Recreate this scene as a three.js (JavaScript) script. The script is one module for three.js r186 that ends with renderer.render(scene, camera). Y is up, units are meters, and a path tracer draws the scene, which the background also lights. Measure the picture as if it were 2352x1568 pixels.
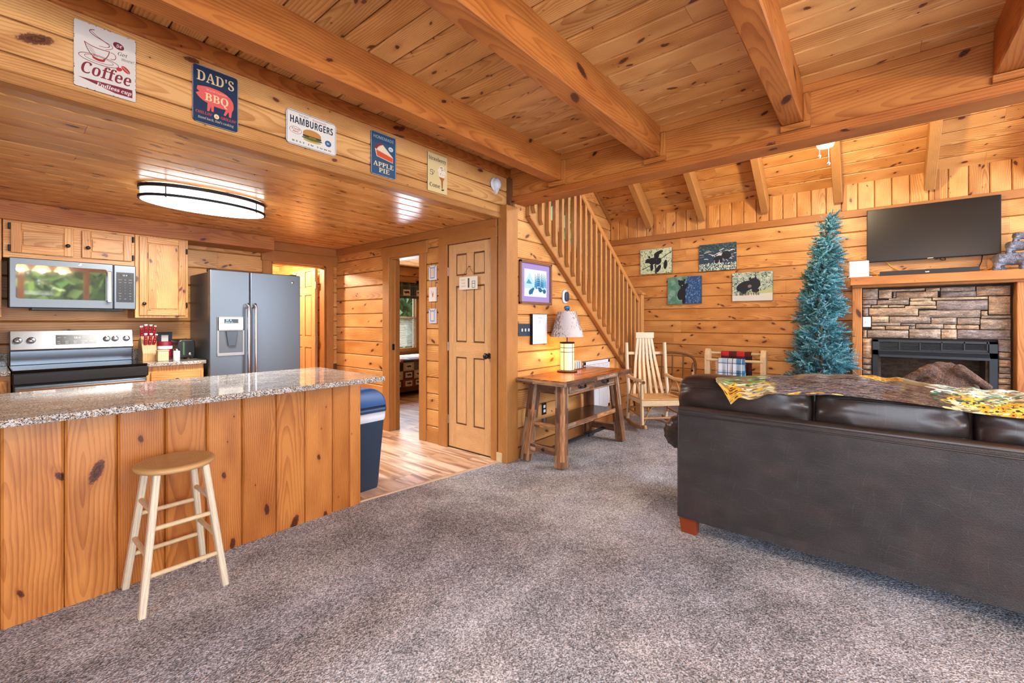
import * as THREE from 'three';
import { mergeGeometries } from 'three/addons/utils/BufferGeometryUtils.js';
import { MarchingCubes } from 'three/addons/objects/MarchingCubes.js';
import { RectAreaLightUniformsLib } from 'three/addons/lights/RectAreaLightUniformsLib.js';

// ---------------------------------------------------------------- camera, sky, lights, exposure
// Room axes: u runs along the beams (world x), v from the window wall to the kitchen (world -z), h is height (world y).
const scene = new THREE.Scene();
const FOCAL = 1005, YAW = 39.5 * Math.PI / 180, EYE = 1.27, HORIZON = 736;
const camera = new THREE.PerspectiveCamera(2 * Math.atan(832 / FOCAL) * 180 / Math.PI, 2352 / 1664, 0.05, 100);
camera.setViewOffset(2352, 1664, 0, 832 - HORIZON, 2352, 1568);
camera.position.set(0, EYE, 0);
camera.lookAt(Math.cos(YAW), EYE, -Math.sin(YAW));
camera.updateProjectionMatrix();
const renderer = new THREE.WebGLRenderer();
renderer.toneMapping = THREE.LinearToneMapping;
renderer.toneMappingExposure = 1.38;
renderer.shadowMap.enabled = true;
RectAreaLightUniformsLib.init();
scene.background = new THREE.Color(0.78, 0.9, 1.0);
scene.backgroundIntensity = 3.0;

const P = (u, h, v) => new THREE.Vector3(u, h, -v);
function areaLight(w, h, color, intensity, at, to) {
  const l = new THREE.RectAreaLight(color, intensity, w, h);
  l.position.copy(at); l.lookAt(to); scene.add(l); return l;
}
function lamp(color, intensity, at, radius = 1, distance = 0) {
  const l = new THREE.PointLight(color, intensity, distance, 2);
  l.position.copy(at); l.castShadow = true; l.shadow.radius = radius; l.shadow.bias = -0.002; scene.add(l); return l;
}
const DAY = 0xe4edff;
// daylight entering through the glazed openings of the window wall, the side wall and the bedroom
areaLight(1.75, 2.2, DAY, 6.5, P(-0.52, 1.2, -2.93), P(-0.52, -1.9, 4));
areaLight(2.0, 1.5, DAY, 6.5, P(1.38, 0.9, -2.93), P(1.38, -2.2, 4));
areaLight(2.5, 3.1, DAY, 7.0, P(5.0, 2.0, -2.93), P(5.0, -1.1, 4));
areaLight(2.3, 1.5, DAY, 6.5, P(-2.13, 1.45, -0.75), P(4.8, -1.6, -0.75));
areaLight(1.0, 1.1, DAY, 14.0, P(4.9, 1.3, 6.80), P(4.9, 1.2, 0));

const sun = new THREE.DirectionalLight(0xfff1dc, 5); sun.position.set(12, 15, -5); sun.target.position.set(0, 0, 0); sun.castShadow = true;
sun.shadow.camera.left = sun.shadow.camera.bottom = -14; sun.shadow.camera.right = sun.shadow.camera.top = 14; sun.shadow.camera.far = 60; sun.shadow.mapSize.set(2048, 2048); scene.add(sun, sun.target);

// ---------------------------------------------------------------- seeded chance and noise
let seed = 12345;
const rnd = () => { seed = (seed * 1664525 + 1013904223) >>> 0; return seed / 4294967296; };
const rr = (a, b) => a + (b - a) * rnd();
const pick = (a) => a[Math.floor(rnd() * a.length)];
const hsh = (x, y, s) => { let n = (x * 374761393 + y * 668265263 + s * 974634793) | 0; n = Math.imul(n ^ (n >>> 13), 1274126177); return ((n ^ (n >>> 16)) >>> 0) / 4294967296; };
function vn(x, y, px, py, s) {                       // value noise, tiling every px by py cells
  const xi = Math.floor(x), yi = Math.floor(y); let fx = x - xi, fy = y - yi;
  fx = fx * fx * (3 - 2 * fx); fy = fy * fy * (3 - 2 * fy);
  const x0 = ((xi % px) + px) % px, x1 = (x0 + 1) % px, y0 = ((yi % py) + py) % py, y1 = (y0 + 1) % py;
  const a = hsh(x0, y0, s), b = hsh(x1, y0, s), c = hsh(x0, y1, s), d = hsh(x1, y1, s);
  return (a + (b - a) * fx) * (1 - fy) + (c + (d - c) * fx) * fy;
}
const sm = (a, b, x) => { x = Math.min(1, Math.max(0, (x - a) / (b - a))); return x * x * (3 - 2 * x); };
const mix = (a, b, t) => a + (b - a) * t;
const mix3 = (a, b, t) => [mix(a[0], b[0], t), mix(a[1], b[1], t), mix(a[2], b[2], t)];

// ---------------------------------------------------------------- textures
function dataTex(w, h, f, metresX, metresY, srgb = true) {
  const d = new Uint8Array(w * h * 4);
  for (let y = 0; y < h; y++) for (let x = 0; x < w; x++) {
    const c = f(x, y), i = (y * w + x) * 4;
    d[i] = Math.max(0, Math.min(255, c[0])); d[i + 1] = Math.max(0, Math.min(255, c[1])); d[i + 2] = Math.max(0, Math.min(255, c[2])); d[i + 3] = 255;
  }
  const t = new THREE.DataTexture(d, w, h);
  t.wrapS = t.wrapT = THREE.RepeatWrapping; t.magFilter = THREE.LinearFilter; t.minFilter = THREE.LinearMipmapLinearFilter; t.generateMipmaps = true;
  if (srgb) t.colorSpace = THREE.SRGBColorSpace;
  t.repeat.set(1 / metresX, 1 / metresY); t.needsUpdate = true; return t;
}
function canvasTex(w, h, draw) {
  const c = document.createElement('canvas'); c.width = w; c.height = h;
  const g = c.getContext('2d'); draw(g, w, h);
  const t = new THREE.CanvasTexture(c); t.colorSpace = THREE.SRGBColorSpace; t.anisotropy = 4; return t;
}
// boards: lanes of one board width each, with growth rings, rays and knots
function pineTex(lanes, laneM, knotty, pal) {
  const W = 2048, L = Math.round(laneM * 1000), H = L * lanes, set = [];
  for (let k = 0; k < lanes; k++) {
    const knots = [], n = Math.round(knotty * rr(2.6, 6.2)), big = lanes > 3 ? 1 : 1.55;
    for (let i = 0; i < n; i++) knots.push([rr(0, W), rr(0.1, 0.9) * L, rr(5, 15) * big, rr(0.9, 2.4), rr(-0.5, 0.5), rr(0.75, 1)]);
    for (let i = 0; i < n * 1.5; i++) knots.push([rr(0, W), rr(0.05, 0.95) * L, rr(2, 4), 1, 0, rr(0.6, 1)]);
    set.push({ knots, yc: rr(-0.4, 1.4) * L, lam: rr(9, 20), cath: rnd() < 0.45, xc: rr(0, W), tone: rr(-0.5, 0.5) * (lanes > 3 ? 1 : 0.4), red: rr(-0.5, 0.5) * (lanes > 3 ? 1 : 0.3), s: Math.floor(rr(1, 9999)) });
  }
  return dataTex(W, H, (x, y) => {
    const k = Math.floor(y / L), q = set[k], yl = y - k * L;
    let dy = (yl - q.yc) + 16 * (vn(x / 256, yl / 90, 8, 64, q.s) - 0.5), g;
    let push = 0, kn = 0, halo = 0, ring = 0;
    for (const [kx, ky, kr, st, tilt, dark] of q.knots) {
      let ddx = x - kx; if (ddx > W / 2) ddx -= W; if (ddx < -W / 2) ddx += W;
      if (Math.abs(ddx) > kr * 7) continue;
      const ddy = yl - ky + tilt * ddx, e = Math.exp(-(ddx * ddx) / (kr * kr * 7) - (ddy * ddy) / (kr * kr * 3.2));
      push += (ddy > 0 ? -1 : 1) * e * kr * 0.8;
      const d = Math.hypot(ddx / (kr * st), ddy / kr) + 0.35 * (vn(x / 5, y / 5, 409, 999, 7) - 0.5);
      if (d < 1.35) { const a = (1 - sm(0.75, 1.3, d)) * dark; if (a > kn) { kn = a; ring = 0.5 + 0.5 * Math.sin(d * 11); } }
      halo = Math.max(halo, Math.exp(-(ddx * ddx) / (kr * kr * 14) - (ddy * ddy) / (kr * kr * 2.2)) * dark * 0.5);
    }
    dy += push;
    if (q.cath) { let ddx = Math.abs(x - q.xc); ddx = Math.min(ddx, W - ddx); g = Math.sqrt(dy * dy + Math.pow(ddx * 0.09, 2) + 30) / q.lam; } else g = dy / q.lam;
    g += 0.5 * vn(x / 128, yl / 30, 16, 128, q.s + 3);
    const f = g - Math.floor(g), line = sm(0.25, 0.95, f) * (1 - sm(0.95, 1, f));
    const fine = vn(x / 32, yl * 0.8, 64, 4096, 11) - 0.5, blot = vn(x / 200, yl / 70, 10, 64, q.s + 5) - 0.5;
    let c = mix3(pal.light, pal.dark, Math.max(0, Math.min(1, 0.14 + 0.5 * line + 0.3 * fine + 0.7 * blot + 0.42 * q.tone)));
    c = [c[0] * (1 + 0.05 * q.red), c[1], c[2] * (1 - 0.10 * q.red)];
    c = mix3(c, pal.red, halo);
    return mix3(c, ring > 0.6 ? pal.knot2 : pal.knot, kn);
  }, 2.048, laneM * lanes);
}
const PAL = { light: [228, 180, 120], dark: [174, 118, 62], red: [150, 90, 46], knot: [66, 32, 18], knot2: [104, 54, 30] };
const pine6 = pineTex(6, 0.18, 1, PAL);
const pine3 = pineTex(3, 0.36, 0.8, PAL);
const grainTex = dataTex(1024, 512, (x, y) => {        // plain straight grain, nearly white, tinted by the material
  const w = 26 * (vn(x / 256, y / 64, 4, 8, 21) - 0.5), g = (y + w) / 13, f = g - Math.floor(g);
  const k = 238 - 20 * sm(0.2, 0.95, f) * (1 - sm(0.95, 1, f)) - 26 * vn(x / 24, y * 0.9, 43, 461, 22) - 14 * vn(x / 120, y / 50, 9, 11, 23) + 22;
  return [k, k * 0.985, k * 0.965];
}, 1.0, 0.5);
const plankTex = dataTex(1024, 1024, (x, y) => {       // pale vinyl planks with brown streaks
  const s = vn(x / 160, y / 22, 6, 46, 31), b = vn(x / 340, y / 60, 3, 17, 32), f = vn(x / 30, y / 2, 34, 512, 33);
  const t = Math.pow(Math.max(0, s * 0.7 + b * 0.55 - 0.38), 1.25) * 1.75 + 0.14 * (f - 0.5);
  return mix3([240, 216, 192], [158, 118, 94], Math.max(0, Math.min(1, t)));
}, 1.3, 1.2);
const rusticTex = dataTex(1024, 1024, (x, y) => {      // reclaimed timber, laminated strips of brown and grey
  const lane = Math.floor(y / 42), seg = Math.floor((x + hsh(lane, 1, 5) * 900) / 430), a = hsh(lane, seg, 6), b = hsh(lane, seg, 7);
  const f = vn(x / 40, y / 2.2, 26, 465, 8), q = vn(x / 90, y / 12, 11, 85, 9);
  let c = a < 0.3 ? [126, 86, 58] : a < 0.55 ? [166, 118, 78] : a < 0.78 ? [150, 124, 102] : [98, 68, 50];
  const k = 0.62 + 0.5 * f + 0.35 * (q - 0.5) + 0.2 * b; return [c[0] * k, c[1] * k, c[2] * k];
}, 0.95, 0.8);
const carpetTex = (() => {
  const N = 2048, cells = new Float32Array(N * N);
  for (let y = 0; y < N; y++) for (let x = 0; x < N; x++) cells[y * N + x] = 0.52 * vn(x / 3.4, y / 3.4, 602, 602, 41) + 0.33 * vn(x / 1.7, y / 1.7, 1204, 1204, 42) + 0.15 * vn(x / 9, y / 9, 227, 227, 46);
  const col = dataTex(N, N, (x, y) => {
    const n = cells[y * N + x], p = 0.6 * vn(x / 256, y / 256, 8, 8, 43) + 0.4 * vn(x / 85, y / 85, 24, 24, 44), w = vn(x / 400, y / 200, 5, 10, 45);
    const k = 0.60 + 1.15 * (n - 0.30) + 0.42 * (p - 0.5);
    return [mix(212, 220, w) * k, mix(210, 210, w) * k, mix(219, 206, w) * k];
  }, 2.8, 2.8);
  const bump = dataTex(N, N, (x, y) => { const n = cells[y * N + x] * 255; return [n, n, n]; }, 2.8, 2.8, false);
  return { col, bump };
})();
const graniteTex = dataTex(1024, 1024, (x, y) => {
  const w = 9 * (vn(x / 14, y / 14, 73, 73, 51) - 0.5), a = vn((x + w) / 5, y / 5, 205, 205, 52), b = vn(x / 11, (y + w) / 9, 93, 114, 53), c = vn(x / 2.4, y / 2.4, 427, 427, 54), m = vn(x / 120, y / 80, 9, 13, 55);
  let k = b > 0.62 ? [150, 124, 96] : a > 0.6 ? [196, 186, 172] : a > 0.45 ? [170, 160, 148] : [146, 138, 130];
  if (a * 0.6 + c * 0.4 < 0.36) k = [58, 52, 48]; else if (c > 0.78) k = [222, 214, 202];
  const s = 1.12 + 0.25 * (m - 0.5); return [k[0] * s, k[1] * s, k[2] * s];
}, 0.62, 0.62);
const leatherTex = (() => {
  const scr = [];
  for (let i = 0; i < 700; i++) { const a = rnd() < 0.65 ? rr(-0.35, 0.1) : rr(1.2, 1.7); scr.push([rr(0, 1024), rr(0, 1024), a, rr(12, 80), rr(0.1, 0.5)]); }
  return canvasTex(1024, 1024, (g) => {
    const im = g.createImageData(1024, 1024);
    for (let y = 0; y < 1024; y++) for (let x = 0; x < 1024; x++) {
      const p = vn(x / 170, y / 120, 6, 9, 61), q = vn(x / 50, y / 40, 20, 26, 62), f = vn(x / 2.5, y / 2.5, 410, 410, 63), i = (y * 1024 + x) * 4, r = vn(x / 110, y / 70, 9, 15, 64);
      const k = 0.72 + 0.16 * (p - 0.5) + 0.22 * (q - 0.5) + 0.16 * (f - 0.5), red = 0.55 * sm(0.45, 0.85, r);
      im.data[i] = (78 + 16 * red) * k; im.data[i + 1] = (72 - 2 * red) * k; im.data[i + 2] = (70 - 2 * red) * k; im.data[i + 3] = 255;
    }
    g.putImageData(im, 0, 0);
    for (const [x, y, a, l, o] of scr) { g.strokeStyle = `rgba(164,156,150,${o * 0.8})`; g.lineWidth = 0.9; g.beginPath(); g.moveTo(x, y); g.quadraticCurveTo(x + Math.cos(a) * l / 2 + 5, y + Math.sin(a) * l / 2 + 4, x + Math.cos(a) * l, y + Math.sin(a) * l); g.stroke(); }
  });
})();
leatherTex.wrapS = leatherTex.wrapT = THREE.RepeatWrapping; leatherTex.repeat.set(0.8, 0.8);
const stoneTex = dataTex(512, 512, (x, y) => {
  const a = vn(x / 60, y / 22, 9, 24, 71), b = vn(x / 14, y / 7, 37, 74, 72), c = vn(x / 3, y / 3, 171, 171, 73), k = 0.80 + 0.3 * a + 0.24 * (b - 0.5) + 0.2 * (c - 0.5);
  return [235 * k, 225 * k, 212 * k];
}, 0.45, 0.45);
const furTex = dataTex(512, 512, (x, y) => {
  const w = 16 * vn(x / 40, y / 40, 13, 13, 81), a = vn((x + w) / 6, (y + w) / 3, 85, 171, 82), b = vn(x / 50, y / 50, 10, 10, 83), k = 0.45 + 0.75 * a + 0.4 * (b - 0.5);
  return [205 * k, 190 * k, 178 * k];
}, 0.35, 0.35);
const foldTex = dataTex(256, 256, (x, y) => { const n = 255 * vn(x / 9, y / 9, 28, 28, 91); return [n, n, n]; }, 0.06, 0.06, false);

// ---------------------------------------------------------------- materials
const mat = (color, roughness = 0.6, o = {}) => new THREE.MeshStandardMaterial({ color, roughness, metalness: 0, ...o });
const phys = (o) => new THREE.MeshPhysicalMaterial(o);
const M = {
  pineWall: [0xfff6ea, 0xf3e4d0, 0xf8ecdc].map((c) => mat(c, 0.42, { map: pine6 })),
  pineCeil: [0xfff6ea, 0xf3e4d0, 0xf8ecdc].map((c) => mat(c, 0.36, { map: pine6 })),
  pineKitchen: [0xfff6ea, 0xf3e4d0, 0xf8ecdc].map((c) => mat(c, 0.27, { map: pine6 })),
  pineSoffit: [0xfff6ea, 0xf3e4d0].map((c) => mat(c, 0.45, { map: pine3 })),
  pineIsland: [0xe0b888, 0xd6ac7a, 0xe6c094].map((c) => mat(c, 0.36, { map: pine3 })),
  pineRoof: [0xfff6ea, 0xf3e4d0].map((c) => mat(c, 0.42, { map: pine6 })),
  pineVert: [0xfff6ea, 0xf8ecdc].map((c) => mat(c, 0.42, { map: pine6 })),
  back: mat(0x6b4526, 0.8),
  beam: mat(0xd0a272, 0.5, { map: pine3 }),
  header: mat(0xd8b48a, 0.45, { map: pine3 }),
  trim: mat(0xb6783e, 0.5, { map: grainTex }),
  casing: mat(0xbe8244, 0.5, { map: grainTex }),
  door: mat(0xe6b680, 0.4, { map: grainTex }),
  cabinet: mat(0xfff2de, 0.38, { map: pine6 }),
  raw: mat(0xe8cfa6, 0.5, { map: grainTex }),
  rawPale: mat(0xe9dcc2, 0.55, { map: grainTex }),
  seat: mat(0xd8ab72, 0.4, { map: grainTex }),
  rail: mat(0xc48c50, 0.5, { map: grainTex }),
  plank: [0xffffff, 0xf4eae2, 0xe9dccf].map((c) => mat(c, 0.52, { map: plankTex })),
  rustic: mat(0xffffff, 0.5, { map: rusticTex }),
  rusticTop: mat(0xffc08c, 0.25, { map: rusticTex }),
  carpet: mat(0xdde6ee, 1, { map: carpetTex.col, bumpMap: carpetTex.bump, bumpScale: 0.006 }),
  granite: mat(0xe6ecf6, 0.07, { map: graniteTex }),
  leather: mat(0xc6c6c8, 0.5, { map: leatherTex }),
  leatherSoft: mat(0xd8d0cc, 0.3, { map: leatherTex }),
  stone: [0xe2ccb6, 0xc8bab0, 0xead6be, 0xb2a8ac, 0xd6bca4, 0xc0b2aa].map((c) => mat(c, 0.85, { map: stoneTex, bumpMap: stoneTex, bumpScale: 0.012 })),
  mortar: mat(0x3a322c, 0.95),
  steel: phys({ color: 0xa2a4a8, metalness: 0.85, roughness: 0.34 }),
  slate: phys({ color: 0x6e757c, metalness: 0.75, roughness: 0.38 }),
  chrome: phys({ color: 0xd8dade, metalness: 1, roughness: 0.16 }),
  black: mat(0x141517, 0.35),
  blackGloss: mat(0x0a0b0d, 0.06),
  darkMetal: mat(0x24262a, 0.45, { metalness: 0.6 }),
  iron: mat(0x33383e, 0.42, { metalness: 0.5 }),
  white: mat(0xe9e9ea, 0.5),
  paper: mat(0xf2f2f4, 0.7),
  mirrorGlass: phys({ color: 0xb0b4b8, roughness: 0.03, metalness: 0.9 }),
  pane: phys({ color: 0xffffff, roughness: 0.02, transmission: 1, thickness: 0 }),
  tvScreen: mat(0x0d0d0e, 0.28),
  fur: mat(0xb89c90, 0.95, { map: furTex, bumpMap: furTex, bumpScale: 0.02 }),
  bearGrey: mat(0xb4c4e4, 0.7, { map: furTex, bumpMap: furTex, bumpScale: 0.006 }),
  blueBin: mat(0x1f3a5c, 0.38), blueLid: mat(0x24508c, 0.35), navy: mat(0x26364a, 0.4),
  plastic: mat(0xd2d8e2, 0.4),
  twig: mat(0xb98c5c, 0.6, { map: grainTex }), twigDark: mat(0x7c5638, 0.7, { map: grainTex }),
};
M.leather.bumpMap = foldTex; M.leather.bumpScale = 0.0006;

// ---------------------------------------------------------------- building helpers
const onU = (x, y, u) => { const X = (x - 1176) / FOCAL, t = u / (Math.cos(YAW) + X * Math.sin(YAW)); return { u, v: t * (Math.sin(YAW) - X * Math.cos(YAW)), h: EYE + t * (HORIZON - y) / FOCAL }; };
const onV = (x, y, v) => { const X = (x - 1176) / FOCAL, t = v / (Math.sin(YAW) - X * Math.cos(YAW)); return { u: t * (Math.cos(YAW) + X * Math.sin(YAW)), v, h: EYE + t * (HORIZON - y) / FOCAL }; };
const taken = {}, bases = new Map();
const numbered = (n) => { const k = taken[n] = (taken[n] ?? -1) + 1; return k ? `${n}_${String(k).padStart(3, '0')}` : n; };
function thing(name, label, category, base = [0, 0, 0], o = {}) {
  const g = new THREE.Group(); g.name = numbered(name); g.userData = { label, category };
  if (o.group) g.userData.group = o.group;
  if (o.kind) g.userData.kind = o.kind;
  g.position.copy(P(...base)); bases.set(g, g.position.clone()); scene.add(g); return g;
}
const struct = (name, label, category, base) => thing(name, label, category, base, { kind: 'structure' });
function obj(name, geo, material, parent, label) {
  const m = new THREE.Mesh(Array.isArray(geo) ? merge(geo) : geo, material);
  m.name = name; m.castShadow = m.receiveShadow = true;
  if (bases.has(parent)) m.position.sub(bases.get(parent));
  if (label) m.userData.label = label;
  parent.add(m); return m;
}
function merge(list) {
  return mergeGeometries(list.map((g) => {
    const q = g.index ? g.toNonIndexed() : g, r = new THREE.BufferGeometry();
    for (const k of ['position', 'normal', 'uv']) r.setAttribute(k, q.attributes[k] ?? new THREE.BufferAttribute(new Float32Array(q.attributes.position.count * 2), 2));
    return r;
  }));
}
// a box with chamfered edges, faces unwrapped in metres with the grain along its longest side
function cbox(sx, sy, sz, b = 0.004, lane = 0) {
  const S = [sx / 2, sy / 2, sz / 2]; b = Math.min(b, Math.min(...S) * 0.45);
  const pos = [], uv = [], ou = rr(0, 2), ov = lane ? Math.floor(rnd() * Math.round(1.08 / lane)) * lane + lane / 2 : rr(0, 1);
  const order = [0, 1, 2].sort((p, q) => S[q] - S[p]);
  const put = (pts) => {
    const [A, B, C] = pts, n = new THREE.Vector3().subVectors(B, A).cross(new THREE.Vector3().subVectors(C, A));
    const mid = A.clone().add(B).add(C); if (n.dot(mid) < 0) pts = [...pts].reverse();
    n.set(Math.abs(n.x), Math.abs(n.y), Math.abs(n.z));
    const ax = n.x >= n.y && n.x >= n.z ? 0 : n.y >= n.z ? 1 : 2, [p, q] = order.filter((i) => i !== ax);
    const tri = pts.length === 4 ? [0, 1, 2, 0, 2, 3] : [0, 1, 2];
    for (const i of tri) { const w = pts[i].toArray(); pos.push(...w); uv.push(w[p] + ou, w[q] + ov); }
  };
  const c = (x, y, z, f) => { const r = [x * S[0], y * S[1], z * S[2]]; for (let i = 0; i < 3; i++) if (i !== f) r[i] -= Math.sign(r[i]) * b; return new THREE.Vector3(...r); };
  for (let f = 0; f < 3; f++) for (const s of [-1, 1]) {
    const [p, q] = [0, 1, 2].filter((i) => i !== f), k = (a, d) => { const e = [0, 0, 0]; e[f] = s; e[p] = a; e[q] = d; return c(...e, f); };
    put([k(-1, -1), k(1, -1), k(1, 1), k(-1, 1)]);
  }
  if (b > 0) {
    for (let f = 0; f < 3; f++) { const [p, q] = [0, 1, 2].filter((i) => i !== f); for (const s of [-1, 1]) for (const t of [-1, 1]) { const k = (a, face) => { const e = [0, 0, 0]; e[f] = a; e[p] = s; e[q] = t; return c(...e, face); }; put([k(-1, p), k(1, p), k(1, q), k(-1, q)]); } }
    for (const x of [-1, 1]) for (const y of [-1, 1]) for (const z of [-1, 1]) put([c(x, y, z, 0), c(x, y, z, 1), c(x, y, z, 2)]);
  }
  const g = new THREE.BufferGeometry();
  g.setAttribute('position', new THREE.Float32BufferAttribute(pos, 3)); g.setAttribute('uv', new THREE.Float32BufferAttribute(uv, 2)); g.computeVertexNormals(); return g;
}
// a box given by its extent in u, h, v
const bx = (u0, u1, h0, h1, v0, v1, b, lane) => cbox(u1 - u0, h1 - h0, v1 - v0, b, lane).translate((u0 + u1) / 2, (h0 + h1) / 2, -(v0 + v1) / 2);
// a bar between two points with a rectangular section (w across, t along 'up')
function bar(a, b, w, t, up = new THREE.Vector3(0, 1, 0), bev = 0.003) {
  const d = b.clone().sub(a), L = d.length(); d.normalize();
  const side = new THREE.Vector3().crossVectors(up, d); if (side.lengthSq() < 1e-6) side.set(1, 0, 0); side.normalize();
  const n = new THREE.Vector3().crossVectors(d, side);
  return cbox(L, t, w, bev).applyMatrix4(new THREE.Matrix4().makeBasis(d, n, side.negate())).translate((a.x + b.x) / 2, (a.y + b.y) / 2, (a.z + b.z) / 2);
}
const tube = (pts, r, seg = 24, rad = 8) => new THREE.TubeGeometry(new THREE.CatmullRomCurve3(pts), seg, r, rad, false);
function rod(a, b, r0, r1 = r0, n = 10) {
  const d = b.clone().sub(a), g = new THREE.CylinderGeometry(r1, r0, d.length(), n);
  return g.applyQuaternion(new THREE.Quaternion().setFromUnitVectors(new THREE.Vector3(0, 1, 0), d.clone().normalize())).translate((a.x + b.x) / 2, (a.y + b.y) / 2, (a.z + b.z) / 2);
}
const lathe = (pts, at, n = 24) => new THREE.LatheGeometry(pts.map(([r, y]) => new THREE.Vector2(r, y)), n).translate(at.x, at.y, at.z);
const ball = (at, rx, ry = rx, rz = rx, n = 14) => new THREE.SphereGeometry(1, n, Math.round(n * 0.7)).scale(rx, ry, rz).translate(at.x, at.y, at.z);
// an outline in (u, h) or (v, h) pushed along the third axis
function slab(pts, plane, from, to, bev = 0) {
  const s = new THREE.Shape(pts.map(([a, b]) => new THREE.Vector2(a, b)));
  const g = new THREE.ExtrudeGeometry(s, { depth: to - from - 2 * bev, bevelEnabled: bev > 0, bevelThickness: bev, bevelSize: bev, bevelOffset: -bev, bevelSegments: 2, curveSegments: 16 });
  g.translate(0, 0, from + bev);
  if (plane === 'uh') g.scale(1, 1, -1);                       // shape x = u, depth = v
  else if (plane === 'vh') g.applyMatrix4(new THREE.Matrix4().set(0, 0, 1, 0, 0, 1, 0, 0, -1, 0, 0, 0, 0, 0, 0, 1)); // shape x = v, depth = u
  else g.applyMatrix4(new THREE.Matrix4().set(1, 0, 0, 0, 0, 0, 1, 0, 0, -1, 0, 0, 0, 0, 0, 1)); // 'uv': depth = h
  if (plane === 'uh') { const q = g.index ? g.toNonIndexed() : g, p = q.attributes.position, n = q.attributes.normal, t = q.attributes.uv; for (const at of [p, n, t]) { const k = at.itemSize; for (let i = 0; i < p.count; i += 3) for (let j = 0; j < k; j++) { const x = at.array[(i + 1) * k + j]; at.array[(i + 1) * k + j] = at.array[(i + 2) * k + j]; at.array[(i + 2) * k + j] = x; } } return q; }
  return g;
}
const roundRect = (x0, x1, y0, y1, r, n = 4) => { const o = []; for (const [cx, cy, a] of [[x1 - r, y0 + r, -90], [x1 - r, y1 - r, 0], [x0 + r, y1 - r, 90], [x0 + r, y0 + r, 180]]) for (let i = 0; i <= n; i++) { const t = (a + 90 * i / n) * Math.PI / 180; o.push([cx + r * Math.cos(t), cy + r * Math.sin(t)]); } return o; };
// one tongue-and-groove board: length L along dl, width W along dw, face towards dn, bevelled long edges
function board(parent, name, p0, dl, dw, dn, L, W, T, material, lane, gap = 0.0028, bev = 0.008) {
  const w0 = gap, w1 = W - gap, f = T - bev, sec = [[w0, 0], [w0, f], [w0 + bev, T], [w1 - bev, T], [w1, f], [w1, 0]];
  const pos = [], uv = [], ou = rr(0, 2.048), laneN = Math.round(1.08 / lane), ov = Math.floor(rnd() * laneN) * lane + Math.max(0, (lane - W) / 2), flip = rnd() < 0.5 ? -1 : 1;
  const put = (x, y, z, vv) => { pos.push(p0.x + dl.x * x + dw.x * y + dn.x * z, p0.y + dl.y * x + dw.y * y + dn.y * z, p0.z + dl.z * x + dw.z * y + dn.z * z); uv.push(flip * x + ou, ov + vv); };
  const hand = new THREE.Vector3().crossVectors(dl, dw).dot(dn) > 0, g0 = 0.0006;
  for (let i = 0; i < 5; i++) {
    const [a, za] = sec[i], [b, zb] = sec[i + 1], q = [[g0, a, za], [L - g0, a, za], [L - g0, b, zb], [g0, b, zb]];
    for (const k of hand ? [0, 1, 2, 0, 2, 3] : [0, 2, 1, 0, 3, 2]) put(...q[k], q[k][1]);
  }
  for (const [x, rev] of [[g0, false], [L - g0, true]]) for (let i = 1; i < 5; i++) { const t = [[x, ...sec[0]], [x, ...sec[i]], [x, ...sec[i + 1]]]; for (const k of (rev !== hand) ? [0, 1, 2] : [0, 2, 1]) put(...t[k], t[k][1]); }
  const g = new THREE.BufferGeometry();
  g.setAttribute('position', new THREE.Float32BufferAttribute(pos, 3)); g.setAttribute('uv', new THREE.Float32BufferAttribute(uv, 2)); g.computeVertexNormals();
  return obj(name, g, material, parent);
}
// boards that fill a rectangle len x height from p0; holes [l0, l1, w0, w1]; segments butt-jointed at random
function boarding(parent, p0, dl, len, dw, height, dn, W, mats, o = {}) {
  const { holes = [], T = 0.02, lane = 0.18, seg = [1.6, 3.6], endAt, startAt, name = 'board' } = o;
  const nRow = Math.max(1, Math.round(height / W)), w = height / nRow;
  const at = (l, y) => p0.clone().addScaledVector(dl, l).addScaledVector(dw, y);
  for (let r = 0; r < nRow; r++) {
    const a = r * w, b = a + w, L1 = endAt ? Math.min(len, endAt(a, b)) : len, L0 = startAt ? startAt(a, b) : 0;
    if (L1 - L0 < 0.03) continue;
    let spans = [[L0, L1]]; const notch = [];
    for (const [l0, l1, h0, h1] of holes) {
      if (h0 >= b - 0.005 || h1 <= a + 0.005) continue;
      spans = spans.flatMap(([x, y]) => [[x, Math.min(y, l0)], [Math.max(x, l1), y]].filter(([p, q]) => q - p > 0.02));
      if (h0 > a + 0.01) notch.push([l0, l1, a, h0]);
      if (h1 < b - 0.01) notch.push([l0, l1, h1, b]);
    }
    for (const [x, y] of spans) {
      let s = x;
      while (s < y - 0.01) {
        let e = s + rr(...seg); if (y - e < 0.5) e = y;
        board(parent, name, at(s, a), dl, dw, dn, e - s, w, T, pick(mats), lane); s = e;
      }
    }
    for (const [x, y, c, d] of notch) board(parent, name, at(x, c), dl, dw, dn, y - x, d - c, T, pick(mats), lane);
  }
}
const DU = new THREE.Vector3(1, 0, 0), DV = new THREE.Vector3(0, 0, -1), DH = new THREE.Vector3(0, 1, 0), NU = DU.clone().negate(), NV = DV.clone().negate(), NH = DH.clone().negate();
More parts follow.
